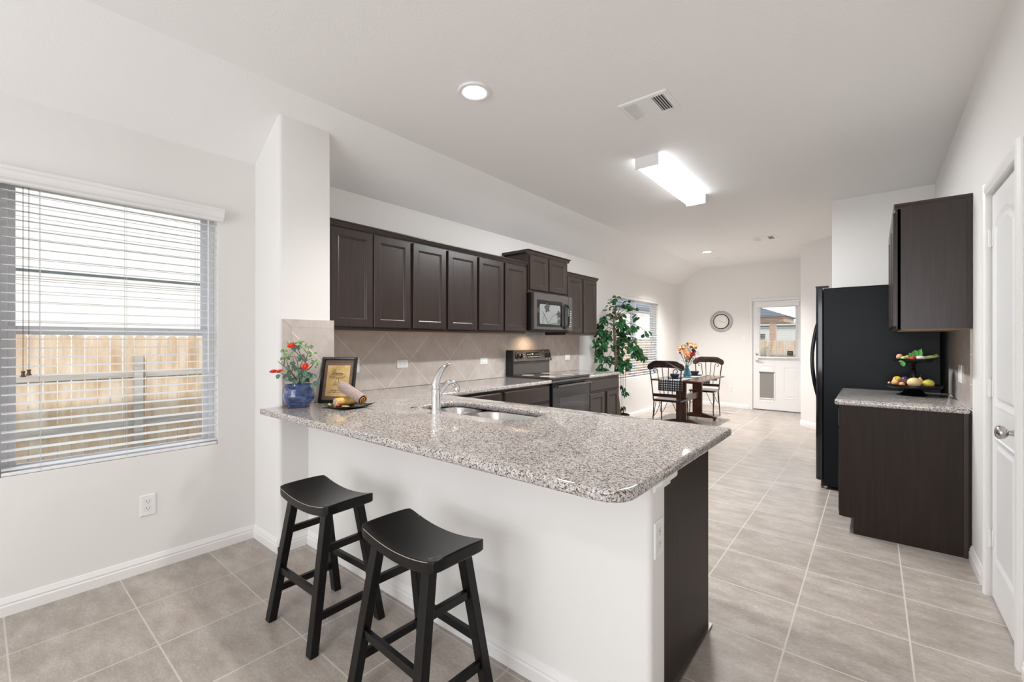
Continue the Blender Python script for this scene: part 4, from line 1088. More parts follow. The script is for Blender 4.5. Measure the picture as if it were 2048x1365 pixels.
for i, nm in enumerate(('III', 'II', 'I', 'XII', 'XI', 'X', 'IX', 'VIII', 'VII', 'VI', 'V', 'IIII')):
    a = 2 * pi * i / 12
    for k in range(len(nm)):
        q = (k - (len(nm) - 1) / 2) * 0.007
        bar(bm, fc(0.095 * cos(a) - q * sin(a), 0.095 * sin(a) + q * cos(a), 0.0206), fc(0.118 * cos(a) - q * sin(a), 0.118 * sin(a) + q * cos(a), 0.0206), 0.0018, 0.0008, up=(0, 1, 0))
O('numerals', bm, 'outlet_line', r)

# ================================================================== BAR STOOLS
def make_stool(label):
    r = T('bar_stool', label, 'stool', (0, 0, 0), 'saddle-seat bar stools')
    hx, hy, th = 0.222, 0.116, 0.044; ZS = 0.612
    bm = new_bm(); nx, ny = 16, 8
    top = {}; bot = {}
    ol = rrect(-hx, hx, -hy, hy, 0.018, 3)
    def zt(x, y): return ZS - 0.030 * (1 - (x / hx) ** 2) - 0.004 * (y / hy) ** 2
    xs = [-hx + 0.0] + [-hx + 2 * hx * i / nx for i in range(1, nx)] + [hx]
    ys = [-hy + 2 * hy * j / ny for j in range(ny + 1)]
    for i, x in enumerate(xs):
        for j, y in enumerate(ys):
            xx, yy = x, y
            if i in (0, nx) and j in (0, ny): xx *= 0.975; yy *= 0.95
            top[i, j] = bm.verts.new((xx, yy, zt(x, y)))
            bot[i, j] = bm.verts.new((xx, yy, zt(x, y) - th + (0.004 * (y / hy) ** 2)))
    for i in range(nx):
        for j in range(ny):
            bm.faces.new((top[i, j], top[i + 1, j], top[i + 1, j + 1], top[i, j + 1])); bm.faces.new((bot[i, j], bot[i, j + 1], bot[i + 1, j + 1], bot[i + 1, j]))
    for i in range(nx):
        for j, s_ in ((0, 1), (ny, -1)):
            q = (top[i, j], bot[i, j], bot[i + 1, j], top[i + 1, j]); bm.faces.new(q)
    for j in range(ny):
        for i in (0, nx): bm.faces.new((top[i, j], top[i, j + 1], bot[i, j + 1], bot[i, j]))
    seat = O('seat', bm, 'black_paint', r, bevel=0.006, smooth=True, seg=3)
    bm = new_bm()
    pts = [(x * 0.985, -hy - 0.0008, zt(x, -hy) - 0.0015) for x in xs[1:-1]]
    tube(bm, pts, 0.0011, 5)
    for x, y, d in ((-0.15, hy - 0.006, 0), (0.155, hy - 0.01, 0), (0.175, -hy + 0.03, 0.02), (0.19, -hy + 0.05, 0.0)):
        tube(bm, [(x, y - 0.012, zt(x, y) + 0.0004), (x + 0.004, y + 0.006, zt(x, y) + 0.0004)], 0.0009, 4)
    O('worn_edge', bm, 'worn_edge', seat)
    legs = {}
    for sx_ in (-1, 1):
        for sy_ in (-1, 1):
            a = Vector((sx_ * 0.150, sy_ * 0.076, ZS - 0.060)); b2 = Vector((sx_ * 0.190, sy_ * 0.163, 0.0))
            legs[sx_, sy_] = (a, b2)
            bm = new_bm(); bar(bm, a, b2, 0.042, 0.036, up=(0, 1, 0))
            for v in bm.verts:
                if v.co.z < 0.03: v.co.z = 0.0
            O('leg', bm, 'black_paint', r, bevel=0.003)
    def at(k, z):
        a, b2 = legs[k]; t = (a.z - z) / (a.z - b2.z); return a.lerp(b2, t)
    for sx_ in (-1, 1):
        for z in (0.405, 0.140):
            bm = new_bm(); bar(bm, at((sx_, -1), z), at((sx_, 1), z), 0.020, 0.030); O('rung', bm, 'black_paint', r, bevel=0.002)
    for sy_ in (-1, 1):
        bm = new_bm(); bar(bm, at((-1, sy_), 0.232), at((1, sy_), 0.232), 0.020, 0.030); O('rung', bm, 'black_paint', r, bevel=0.002)
    return r
st = make_stool('black wooden saddle-seat stool nearer the window and pillar')
st.location = (-1.981, 1.040, 0); st.rotation_euler = (0, 0, radians(1.0))
copy_tree(st, 'black wooden saddle-seat stool closest to the camera, nearer the counter corner', (-1.275, 1.028, 0), radians(-2.0))

# ================================================================== DINING SET
r = T('dining_table', 'mahogany trestle dining table under the dining window', 'table', (-2.27, 7.215, 0))
bm = new_bm(); prism(bm, rrect(-2.640, -1.900, 6.545, 7.890, 0.03, 4), Z_out(0), 0.700, 0.720); O('tabletop', bm, 'mahogany', r, bevel=0.004)
for yy in (6.86, 7.66):
    bm = new_bm(); box(bm, -2.575, -1.965, yy - 0.022, yy + 0.022, 0.655, 0.6995); O('top_rail', bm, 'mahogany', r, bevel=0.003)
    bm = new_bm(); box(bm, -2.345, -2.195, yy - 0.022, yy + 0.022, 0.105, 0.6545); O('post', bm, 'mahogany', r, bevel=0.003)
    bm = new_bm(); prism(bm, [(-0.29, 0.02), (-0.24, 0.035), (0.24, 0.035), (0.29, 0.02), (0.30, 0.03), (0.30, 0.058), (0.10, 0.1045), (-0.10, 0.1045), (-0.30, 0.058), (-0.30, 0.03)], lambda u, v, w_: Vector((-2.27 + u, w_, v)), yy - 0.035, yy + 0.035)
    for dx in (-0.27, 0.27): lathe(bm, [(0.018, 0), (0.018, 0.024)], (-2.27 + dx, yy, 0), 10)
    O('foot', bm, 'mahogany', r, bevel=0.002)
bm = new_bm(); box(bm, -2.30, -2.24, 6.883, 7.637, 0.36, 0.46); O('stretcher', bm, 'mahogany', r, bevel=0.003)
def make_chair(label):
    r = T('dining_chair', label, 'chair', (0, 0, 0), 'iron and wood dining chairs')
    bm = new_bm(); ol = [(x * (1 + 0.07 * (y / 0.2)), y) for x, y in rrect(-0.205, 0.205, -0.19, 0.20, 0.05, 5)]
    rings(bm, [(ol, 0.437), (ol, 0.455), ([(x * 0.97, y * 0.97) for x, y in ol], 0.461), ([(x * 0.75, y * 0.75) for x, y in ol], 0.455)], lambda u, v, w_: Vector((u, v, w_)), cap_first=True)
    O('seat', bm, 'dark_seat_wood', r, smooth=True)
    # crest rail with scrolled ends
    pts = []
    half = [(0.0, 1.020), (0.12, 1.020), (0.165, 1.012), (0.20, 0.990), (0.235, 0.975), (0.258, 0.945), (0.262, 0.915), (0.250, 0.890), (0.225, 0.880), (0.195, 0.888), (0.175, 0.905), (0.15, 0.915), (0.08, 0.920), (0.0, 0.922)]
    poly = half + [(-u, v) for u, v in reversed(half[1:-1])]
    bm = new_bm(); prism(bm, poly, lambda u, v, w_: Vector((u, w_ - 0.235 - 0.10 * (v - 0.9) + 0.5 * u * u * 0.5, v)), -0.011, 0.011)
    O('crest_rail', bm, 'dark_seat_wood', r, bevel=0.004)
    bm = new_bm(); prism(bm, [(-0.182, 0.500), (0.182, 0.500), (0.186, 0.545), (-0.186, 0.545)], lambda u, v, w_: Vector((u, w_ - 0.197, v)), -0.008, 0.008); O('lower_rail', bm, 'dark_seat_wood', r, bevel=0.002)
    for s_ in (-1, 1):
        bm = new_bm(); tube(bm, [(s_ * 0.188, -0.178, 0.437), (s_ * 0.190, -0.190, 0.52), (s_ * 0.205, -0.212, 0.72), (s_ * 0.222, -0.236, 0.90)], 0.0085, 8); O('back_post', bm, 'iron_black', r, smooth=True)
        bm = new_bm(); pts = [(s_ * 0.085, -0.197, 0.545), (s_ * 0.092, -0.210, 0.70), (s_ * 0.108, -0.222, 0.82)]
        for i in range(13):
            a = pi * 0.98 - 1.5 * pi * i / 12; q = 0.034 * (1 - 0.035 * i)
            pts.append((s_ * (0.145 + q * cos(a)), -0.232, 0.872 + q * sin(a)))
        tube(bm, pts, 0.0055, 7); O('scroll', bm, 'iron_black', r, smooth=True)
        bm = new_bm(); tube(bm, [(s_ * 0.028, -0.197, 0.545), (s_ * 0.034, -0.212, 0.74), (s_ * 0.045, -0.233, 0.925)], 0.0055, 7); O('spindle', bm, 'iron_black', r, smooth=True)
    for sx_ in (-1, 1):
        for sy_ in (-1, 1):
            bm = new_bm()
            x, y = sx_ * 0.185, sy_ * 0.165
            if sy_ < 0: pts = [(x, y, 0.437), (x * 1.03, y * 1.05, 0.25), (x * 1.08, y * 1.25, 0.0)]
            else: pts = [(x, y, 0.437), (x * 1.05, y * 1.06, 0.30), (x * 1.03, y * 1.10, 0.12), (x * 1.08, y * 1.20, 0.03), (x * 1.10, y * 1.33, 0.009), (x * 1.12, y * 1.48, 0.015), (x * 1.12, y * 1.53, 0.036), (x * 1.11, y * 1.47, 0.050)]
            tube(bm, pts, 0.0085, 8)
            for dx in ((-sx_ * 0.115), ):
                q = []
                for i in range(9):
                    t = i / 8; q.append((x + dx * t ** 0.6, y * (1.05 - 0.02 * t), 0.215 + 0.21 * sin(t * pi / 2)))
                tube(bm, q, 0.0045, 6)
                q = []
                for i in range(9):
                    t = i / 8; q.append((x * (1.04 - 0.02 * t), y - sy_ * 0.11 * t ** 0.6, 0.215 + 0.21 * sin(t * pi / 2)))
                tube(bm, q, 0.0045, 6)
            O('leg', bm, 'iron_black', r, smooth=True)
    bm = new_bm(); tube(bm, [(-0.185, -0.165, 0.432), (0.185, -0.165, 0.432), (0.185, 0.165, 0.432), (-0.185, 0.165, 0.432), (-0.185, -0.165, 0.432)], 0.006, 6)
    O('seat_frame', bm, 'iron_black', r)
    return r
ch = make_chair('iron spindle dining chair at the near end of the table, back to the kitchen')
ch.location = (-2.285, 6.435, 0); ch.rotation_euler = (0, 0, radians(2))
copy_tree(ch, 'iron spindle dining chair at the far end of the table, facing the kitchen', (-2.265, 8.04, 0), radians(180))
# runner: cloth over the table hanging at both ends
bm = new_bm(); uvl = bm.loops.layers.uv.new('UVMap')
path = [(6.538, 0.560, 0)]
prof = [(6.5375, 0.555), (6.5385, 0.64), (6.5385, 0.715), (6.545, 0.7225)] + [(6.62 + (7.815 - 6.62) * i / 12, 0.7225) for i in range(13)] + [(7.890, 0.7225), (7.8965, 0.715), (7.8965, 0.64), (7.8975, 0.575)]
s_ = 0; prev = None; cols = []
for (y, z) in prof:
    if prev: s_ += math.hypot(y - prev[0], z - prev[1])
    prev = (y, z)
    cols.append((s_, [bm.verts.new((-2.505 + 0.36 * k / 10, y - (0.006 * sin(k * 1.3) * (1 if z < 0.70 and y < 7 else 0)) - (0.004 if z < 0.7 and y < 7 else 0), z)) for k in range(11)]))
for (s0, A), (s1, B) in zip(cols, cols[1:]):
    for k in range(10):
        f = bm.faces.new((A[k], A[k + 1], B[k + 1], B[k]))
        for lp, (uu, vv) in zip(f.loops, ((0.036 * k, s0), (0.036 * (k + 1), s0), (0.036 * (k + 1), s1), (0.036 * k, s1))): lp[uvl].uv = (uu, vv)
o = O('table_runner', bm, 'gingham', smooth=True, angle=60)
md_ = o.modifiers.new('thick', 'SOLIDIFY'); md_.thickness = 0.0015; md_.offset = 1
tag(recenter(o), 'black and white checked cloth runner draped over the dining table', 'table runner')
ZT = 0.7250
def bowl_set(cx, cy, l1, l2):
    bm = new_bm(); lathe(bm, [(0.0, 0.004), (0.06, 0.003), (0.065, 0.0), (0.075, 0.002), (0.118, 0.011), (0.120, 0.014), (0.075, 0.007), (0, 0.006)], (cx, cy, ZT), 32)
    tag(recenter(O('plate', bm, 'bowl_navy', smooth=True)), l1, 'plate', 'dark dinner plates')
    bm = new_bm(); lathe(bm, [(0.0, 0.0), (0.040, 0.0), (0.044, 0.006), (0.064, 0.035), (0.070, 0.062), (0.066, 0.062), (0.058, 0.035), (0.035, 0.010), (0, 0.009)], (cx, cy, ZT + 0.0075), 32)
    tag(recenter(O('bowl', bm, 'bowl_navy', smooth=True)), l2, 'bowl', 'dark blue bowls')
bowl_set(-2.35, 6.80, 'dark plate on the near end of the table runner', 'dark blue bowl on the near plate, seen through the chair back')
bowl_set(-2.31, 7.64, 'dark plate on the far end of the table runner', 'dark blue bowl on the far plate, right of the flower vase')
VX, VY = -2.30, 7.215
r = T('vase', 'blue glass vase holding the bouquet on the dining table', 'vase', (VX, VY, ZT))
bm = new_bm(); lathe(bm, [(0, 0), (0.050, 0), (0.056, 0.01), (0.054, 0.05), (0.040, 0.11), (0.026, 0.15), (0.030, 0.18), (0.026, 0.18), (0.022, 0.15), (0.036, 0.11), (0.050, 0.05), (0.051, 0.014), (0, 0.012)], (VX, VY, ZT), 28)
O('glass', bm, 'blue_glass', r, smooth=True)

Rv = Vector((cos(TH), sin(TH), 0)); Fv = Vector((-sin(TH), cos(TH), 0)); Zv = Vector((0, 0, 1))
def leaf(bm, base, d, L, W, nrm=(0, 0, 1), curl=0.15, tip=0.0):
    base = Vector(base); d = Vector(d).normalized(); nrm = Vector(nrm)
    s_ = d.cross(nrm)
    if s_.length < 1e-3: s_ = d.orthogonal()
    s_.normalize(); n_ = s_.cross(d).normalized()
    prof = ((0.0, 0.0), (0.22, 0.72), (0.5, 1.0), (0.78, 0.62), (1.0, 0.0))
    L0 = []; mid = []; R0 = []
    for t, ww in prof:
        c = base + d * L * t - n_ * curl * L * (t * t)
        mid.append(bm.verts.new(c))
        if 0 < t < 1:
            L0.append(bm.verts.new(c + s_ * W / 2 * ww + n_ * W * 0.12)); R0.append(bm.verts.new(c - s_ * W / 2 * ww + n_ * W * 0.12))
    bm.faces.new((mid[0], mid[1], L0[0])); bm.faces.new((mid[0], R0[0], mid[1]))
    for i in (0, 1):
        bm.faces.new((mid[i + 1], mid[i + 2], L0[i + 1], L0[i])); bm.faces.new((mid[i + 1], R0[i], R0[i + 1], mid[i + 2]))
    bm.faces.new((mid[3], mid[4], L0[2])); bm.faces.new((mid[3], R0[2], mid[4]))
def flower(bm, c, R, n_petals=9, layers=3, up=(0, 0, 1), rnd=random):
    c = Vector(c); up = Vector(up).normalized(); a1 = up.orthogonal().normalized(); a2 = up.cross(a1)
    for l_ in range(layers):
        el = radians(12 + 27 * l_); rr_ = R * (1 - 0.2 * l_)
        for k in range(n_petals - l_):
            a = 2 * pi * k / (n_petals - l_) + 0.4 * l_
            d = (a1 * cos(a) + a2 * sin(a)) * cos(el) + up * sin(el)
            leaf(bm, c, d, rr_, rr_ * 0.75, nrm=up, curl=-0.12)
    blob(bm, c + up * R * 0.25, (R * 0.36,) * 3, u=8, v=6)
# ---- bouquet
def bq(px, py, df=0.0):
    """point on the bouquet from its place round the vase axis"""
    w_ = 0.634 * 2.30 + 0.7733 * 7.215 - 0.0
    return Vector((VX, VY, 1.30)) + Rv * ((px - 1373.2) * 7.037 / 880.6) - Zv * ((py - 682) * 7.037 / 880.6) + Fv * df
r = T('flower_bouquet', 'mixed orange, peach and crimson bouquet standing in the blue vase', 'flowers', (VX, VY, ZT + 0.02))
heads = [((1365, 696), 0.055, 'petal_peach', 0.0), ((1359, 700), 0.030, 'petal_orange', 0.03), ((1369.5, 707), 0.060, 'petal_peach', -0.05), ((1382, 692), 0.055, 'petal_orange', 0.02),
         ((1388, 694), 0.045, 'petal_peach', -0.02), ((1377.5, 710), 0.040, 'petal_crimson', -0.07), ((1382.5, 709), 0.036, 'petal_crimson', -0.04), ((1386, 703), 0.040, 'petal_plum', 0.0),
         ((1376, 688), 0.024, 'petal_plum', 0.03), ((1394, 695), 0.024, 'petal_plum', 0.02), ((1390, 718), 0.026, 'petal_crimson', -0.02), ((1371, 715), 0.030, 'petal_orange', -0.06), ((1389, 724), 0.02, 'petal_plum', 0.0), ((1360, 706), 0.018, 'petal_crimson', 0.02)]
vb = Vector((VX, VY, ZT + 0.155))
bm = new_bm(); bl = new_bm()
for (p, R_, mm, df) in heads:
    h = bq(*p, df); mid = vb.lerp(h, 0.55) + Vector((0, 0, 0.01))
    tube(bm, [(VX + random.uniform(-0.02, 0.02), VY + random.uniform(-0.02, 0.02), ZT + 0.02), vb + Vector((random.uniform(-0.012, 0.012), random.uniform(-0.012, 0.012), 0)), mid, h], 0.0028, 6)
for k in range(230):
    a = random.uniform(0, 2 * pi); q = random.random(); p = bq(1376 + random.gauss(0, 7) * (0.5 + q), 726 - 36 * q, random.uniform(-0.06, 0.06))
    d = Vector((cos(a), sin(a), random.uniform(-0.1, 1.1)))
    leaf(bl, p, d, random.uniform(0.035, 0.06), random.uniform(0.014, 0.028), curl=0.2)
for p in ((1369, 688), (1391, 687), (1396, 702), (1363, 692)):
    h = bq(*p); tube(bm, [vb, h], 0.002, 5)
    for k in range(7): leaf(bl, h - Zv * 0.012 * k, (cos(k * 2.4), sin(k * 2.4), 0.7), 0.035, 0.014)
stm = O('stems', bm, 'stem_green', r)
O('leaves', bl, 'pot_leaf', r)
for (p, R_, mm, df) in heads:
    bm = new_bm(); h = bq(*p, df); flower(bm, h, R_ * 1.2, 9, 3, up=(h - vb).normalized() * 0.6 - Fv * 0.8); O('flower', bm, mm, r)

# ================================================================== FICUS
PXc, PYc = -2.80, 5.80
r = T('ficus_tree', 'tall potted ficus tree standing between the last base cabinet and the dining window', 'potted tree', (PXc, PYc, 0))
bm = new_bm(); lathe(bm, [(0, 0), (0.115, 0), (0.125, 0.01), (0.150, 0.24), (0.158, 0.26), (0.145, 0.26), (0.135, 0.22), (0, 0.21)], (PXc, PYc, 0), 28); pot = O('pot', bm, 'wicker_dark', r, smooth=True)
bm = new_bm(); lathe(bm, [(0.134, 0), (0.134, 0.008), (0, 0.012)], (PXc, PYc, 0.212), 24); O('soil', bm, 'soil', r)
PD_ = 880.6 / (0.634 * 2.80 + 0.7733 * 5.80)
def fp(px, py, df=0.0): return Vector((PXc, PYc, 1.30)) + Rv * ((px - 1235.5) / PD_) - Zv * ((py - 682) / PD_) + Fv * df
bm = new_bm()
for ph, amp in ((0, 0.016), (pi, 0.018), (2.0, 0.02)):
    pts = []; rs = []
    for i in range(26):
        t = i / 25; z = 0.215 + t * 1.42
        a = ph + t * 9; k = amp * (1 - 0.5 * t)
        pts.append((PXc + k * cos(a) - 0.035 * t * 0.7733 * 2, PYc + k * sin(a) - 0.05 * t * 0.634, z)); rs.append(0.022 * (1 - 0.58 * t))
    tube(bm, pts, rs, 8)
O('trunk', bm, 'trunk', r, smooth=True)
clusters = [  # px, py, spread x, spread y, count, drooping
    (1231, 597, 6, 7, 9, 0.2), (1226, 604, 5, 6, 6, 0.3), (1222, 615, 8, 5, 9, 0.4), (1250, 611, 9, 4, 10, 0.3), (1251, 603, 3, 2, 2, 0.3), (1269, 617, 5, 3, 6, 0.3), (1271, 632, 3, 5, 4, 0.6), (1278, 636, 2, 2, 2, 0.5), (1289, 664, 4, 4, 4, 1.0),
    (1224, 629, 6, 6, 8, 0.5), (1243, 633, 6, 8, 11, 0.9), (1205, 640, 8, 8, 15, 0.8), (1199, 655, 9, 10, 22, 0.9), (1203, 672, 10, 10, 26, 1.0), (1196, 684, 8, 8, 18, 1.0), (1210, 690, 9, 8, 14, 1.0), (1216, 668, 6, 10, 9, 1.0),
    (1240, 650, 8, 10, 22, 1.0), (1248, 665, 10, 10, 26, 1.0), (1241, 683, 8, 12, 22, 1.0), (1262, 655, 7, 5, 10, 0.9), (1255, 680, 8, 8, 14, 1.0), (1263, 678, 6, 6, 8, 1.0), (1262, 694, 7, 9, 14, 1.1), (1270, 703, 7, 8, 15, 1.1), (1280, 708, 5, 7, 9, 1.2), (1286, 714, 2, 5, 4, 1.3),
    (1239, 700, 7, 8, 13, 1.1), (1228, 694, 6, 10, 11, 1.0), (1203, 702, 9, 7, 15, 1.1), (1198, 714, 7, 7, 12, 1.2), (1215, 718, 8, 8, 12, 1.1), (1238, 720, 8, 8, 18, 1.1), (1249, 728, 7, 7, 14, 1.2), (1234, 732, 5, 6, 8, 1.2), (1257, 722, 4, 7, 6, 1.3), (1201, 731, 6, 4, 9, 1.1), (1190, 740, 3, 1, 2, 0.2), (1208, 738, 5, 3, 8, 1.0), (1245, 777, 3, 5, 3, 1.4), (1249, 783, 2, 4, 3, 1.5), (1246, 818, 2, 6, 5, 1.5), (1238, 770, 3, 5, 3, 1.4)]
bl = new_bm(); bb = new_bm(); rnd = random.Random(5)
tx = lambda z: Vector((PXc - 0.03, PYc - 0.02, z))
for (px, py, sx_, sy_, cnt, dr) in clusters:
    c = fp(px, py, rnd.uniform(-0.10, 0.10) if px > 1200 else rnd.uniform(-0.04, 0.04))
    if px > 1225 and c.x < -3.02: c.x = -3.02
    if py < 760:
        z0_ = min(1.60, max(0.95, c.z - 0.05 + 0.10 * dr)); st0 = tx(z0_); mid = st0.lerp(c, 0.5) + Zv * (0.07 + 0.03 * dr)
        pts = [st0, st0.lerp(mid, 0.5) + Zv * 0.02, mid, mid.lerp(c, 0.6) + Zv * 0.02, c]
        tube(bb, pts, [0.006, 0.005, 0.004, 0.003, 0.002], 6)
    else:
        tube(bb, [tx(0.95), Vector((c.x, c.y, 0.93)) + Zv * 0.02, c], [0.005, 0.004, 0.002], 5)
    for k in range(int(cnt * (1.45 if px < 1247 or py > 640 else 1.9))):
        p = c + Rv * rnd.uniform(-sx_, sx_) / PD_ + Zv * rnd.uniform(-sy_, sy_) / PD_ + Fv * rnd.uniform(-1, 1) * max(sx_, 4) / PD_
        p.x = max(p.x, XL + 0.05)
        a = rnd.uniform(0, 2 * pi)
        d = Vector((cos(a) * 0.9, sin(a) * 0.9, -dr * rnd.uniform(0.5, 1.4) + 0.1))
        L_ = rnd.uniform(0.060, 0.095)
        nrm = Vector((rnd.uniform(-0.4, 0.9), rnd.uniform(-1.1, 0.2), rnd.uniform(0.2, 1)))
        e = p + d.normalized() * L_
        if e.x < XL + 0.012 or p.x < XL + 0.012: d.x = abs(d.x)
        leaf(bl, p, d, L_, L_ * rnd.uniform(0.52, 0.68), nrm, curl=rnd.uniform(0.05, 0.35))
O('branches', bb, 'stem_brown', r)
o = O('foliage', bl, 'ficus_leaf', r)

# ================================================================== COUNTER ORNAMENTS
GX, GY = -2.700, 1.250
r = T('flowering_plant', 'red flowering plant in a glazed blue pot on the counter beside the pillar', 'potted plant', (GX, GY, CT))
bm = new_bm(); lathe(bm, [(0, 0), (0.058, 0), (0.062, 0.004), (0.060, 0.012), (0.076, 0.030), (0.086, 0.055), (0.087, 0.080), (0.080, 0.103), (0.079, 0.112), (0.088, 0.124), (0.089, 0.132), (0.083, 0.136), (0.076, 0.126), (0.070, 0.115), (0, 0.112)], (GX, GY, CT), 40)
O('pot', bm, 'blue_glaze', r, smooth=True, angle=60)
bm = new_bm(); lathe(bm, [(0.071, 0.0), (0.071, 0.006), (0, 0.008)], (GX, GY, CT + 0.114), 24); O('soil', bm, 'soil', r)
GD = 880.6 / 2.676
def gp(px, py, df=0.0): return Vector((GX, GY, 1.30)) + Rv * ((px - 597) / GD) - Zv * ((py - 682) / GD) + Fv * df
bs = new_bm(); bl = new_bm(); bl2 = new_bm(); rnd = random.Random(11)
base = gp(597, 768)
twigs = [[(597, 768), (586, 751), (570, 732), (563, 722)], [(597, 768), (590, 745), (581, 724), (575, 715)], [(598, 766), (601, 744), (597, 722), (586, 712), (578, 714)], [(599, 768), (606, 752), (613, 740), (617, 722), (622, 717)],
         [(570, 732), (568, 712), (566, 702)], [(617, 722), (608, 712), (598, 704), (590, 698), (586, 694)], [(617, 722), (613, 708), (610, 697)], [(613, 740), (622, 732), (628, 727)], [(596, 762), (580, 752), (565, 745), (555, 744)], [(598, 766), (612, 748), (617, 735)], [(601, 740), (605, 720), (598, 690)],
         [(599, 766), (620, 756), (628, 760)], [(590, 745), (592, 725), (588, 715)]]
for tw in twigs:
    pts = [gp(px, py, -0.02 + 0.03 * sin(px * 0.7)) if i else gp(px, py, 0) for i, (px, py) in enumerate(tw)]
    if tw[0][1] < 760: pts[0] = gp(tw[0][0], tw[0][1], -0.02 + 0.03 * sin(tw[0][0] * 0.7))
    tube(bs, pts, [0.0032 - 0.0016 * i / (len(pts) - 1) for i in range(len(pts))], 6)
O('stems', bs, 'stem_brown', r)
for (px, py, s_, cnt, light) in [(587, 759, 4, 4, 0), (573, 756, 4, 4, 0), (584, 728, 3, 3, 0), (601, 755, 4, 4, 0), (613, 748, 5, 6, 0), (620, 747, 4, 3, 0), (629, 764, 2, 3, 0), (600, 742, 5, 5, 0), (604, 718, 4, 4, 0), (596, 735, 5, 4, 0), (555, 755, 1.5, 2, 0), (578, 746, 4, 3, 0), (610, 757, 3, 2, 0),
                              (573, 711, 5, 6, 1), (566, 720, 3, 4, 1), (598, 686, 5, 7, 1), (612, 696, 5, 7, 1), (627, 728, 5, 7, 1), (580, 690, 3, 4, 1), (567, 701, 4, 4, 1), (594, 692, 3, 4, 0), (617, 707, 3, 3, 1), (624, 708, 1, 2, 1), (577, 717, 4, 4, 1)]:
    for k in range(cnt):
        p = gp(px + rnd.uniform(-s_, s_), py + rnd.uniform(-s_, s_), rnd.uniform(-0.03, 0.03))
        a = rnd.uniform(0, 2 * pi); d = Rv * cos(a) * 0.8 + Zv * (sin(a) * 0.8 - (0.3 if not light else -0.2)) + Fv * rnd.uniform(-0.5, 0.3)
        nr = -Fv + Vector((rnd.uniform(-.5, .5), rnd.uniform(-.5, .5), rnd.uniform(0, .8)))
        if p.x < -2.80 and p.y > 1.17: p.x = -2.79
        (leaf(bl, p, d, 0.036, 0.030, nr, 0.1) if not light else leaf(bl2, p, d, 0.026, 0.013, nr, 0.1))
O('round_leaves', bl, 'pot_leaf', r)
O('young_leaves', bl2, 'pot_leaf_light', r)
for (px, py, R_, upv) in ((587, 692, 0.024, -Fv * 0.8 + Zv * 0.6), (554, 744, 0.026, -Fv * 0.35 + Zv), (566, 743, 0.022, -Fv * 0.4 + Zv), (615, 733, 0.025, -Fv + Zv * 0.5)):
    bm = new_bm(); c = gp(px, py, -0.045 if px < 575 else -0.03); flower(bm, c, R_, 11, 3, up=upv); O('flower', bm, 'petal_red', r)

# framed picture -----------------------------------------------------
fw_ = Vector((0.811, 0.585, 0)).normalized(); fn_ = Vector((0.585, -0.811, 0)).normalized()   # width direction, facing
P0 = Vector((-2.762, 1.400, CT + 0.0015)); tilt = radians(14)
upv = Zv * cos(tilt) - fn_ * sin(tilt); nv = fn_ * cos(tilt) + Zv * sin(tilt)
def ff(u, v, w_): return P0 + fw_ * u + upv * v + nv * w_
FW, FH = 0.228, 0.300
r = T('picture_frame', 'black framed gold picture of cupcakes on a stand, leaning behind the black plate', 'framed picture', P0 + fw_ * FW / 2)
bm = new_bm()
rings(bm, [(rect(0, FW, 0, FH), -0.012), (rect(0, FW, 0, FH), 0.008), (rect(0, FW, 0, FH, 0.004), 0.012), (rect(0, FW, 0, FH, 0.015), 0.010), (rect(0, FW, 0, FH, 0.020), 0.001)], ff, cap_last=False, cap_first=True)
O('frame', bm, 'frame_black', r)
bm = new_bm(); rings(bm, [(rect(0, FW, 0, FH, 0.018), -0.001), (rect(0, FW, 0, FH, 0.018), 0.001)], ff); O('mat_board', bm, 'mat_brown', r)
bm = new_bm(); a, b2, c, d = 0.040, 0.190, 0.042, 0.245
rings(bm, [(rect(a, b2, c, d), 0.0012), (rect(a, b2, c, d), 0.0028)], ff); card = O('picture_card', bm, 'card_gold', r)
bm = new_bm()
def ln(pts, t=0.0009): tube(bm, [ff(u, v, 0.0034) for u, v in pts], t, 4)
def ell(cu, cv, ru, rv, a0=0, a1=360, k=18): ln([(cu + ru * cos(radians(a0 + (a1 - a0) * i / k)), cv + rv * sin(radians(a0 + (a1 - a0) * i / k))) for i in range(k + 1)])
ell(0.112, 0.178, 0.054, 0.011); ell(0.112, 0.174, 0.056, 0.014, 180, 360)
ell(0.088, 0.188, 0.013, 0.014); ell(0.088, 0.203, 0.008, 0.014, 0, 180); ell(0.114, 0.187, 0.011, 0.009); ell(0.134, 0.187, 0.010, 0.009); ln([(0.078, 0.192), (0.099, 0.192)]); ln([(0.104, 0.190), (0.144, 0.190)])
ln([(0.106, 0.160), (0.100, 0.135), (0.086, 0.118), (0.138, 0.118), (0.124, 0.135), (0.118, 0.160)]); ln([(0.096, 0.130), (0.128, 0.130)]); ell(0.160, 0.126, 0.016, 0.009); ell(0.166, 0.127, 0.008, 0.012, 0, 180)
O('drawing', bm, 'ink', card)
bmt = text_mesh('If baking is wrong\nI don\'t want to be right', 0.0125, lambda u, v, w_: ff(0.112 + u, 0.076 + v, 0.0031 + w_ * 0.5)); O('writing', bmt, 'ink', card)
bm = new_bm(); bar(bm, ff(FW / 2, 0.20, -0.014), Vector((P0.x, P0.y, 0)) + fw_ * FW / 2 - fn_ * 0.115 + Vector((0, 0, CT + 0.006)), 0.03, 0.003); O('easel_leg', bm, 'frame_black', r)

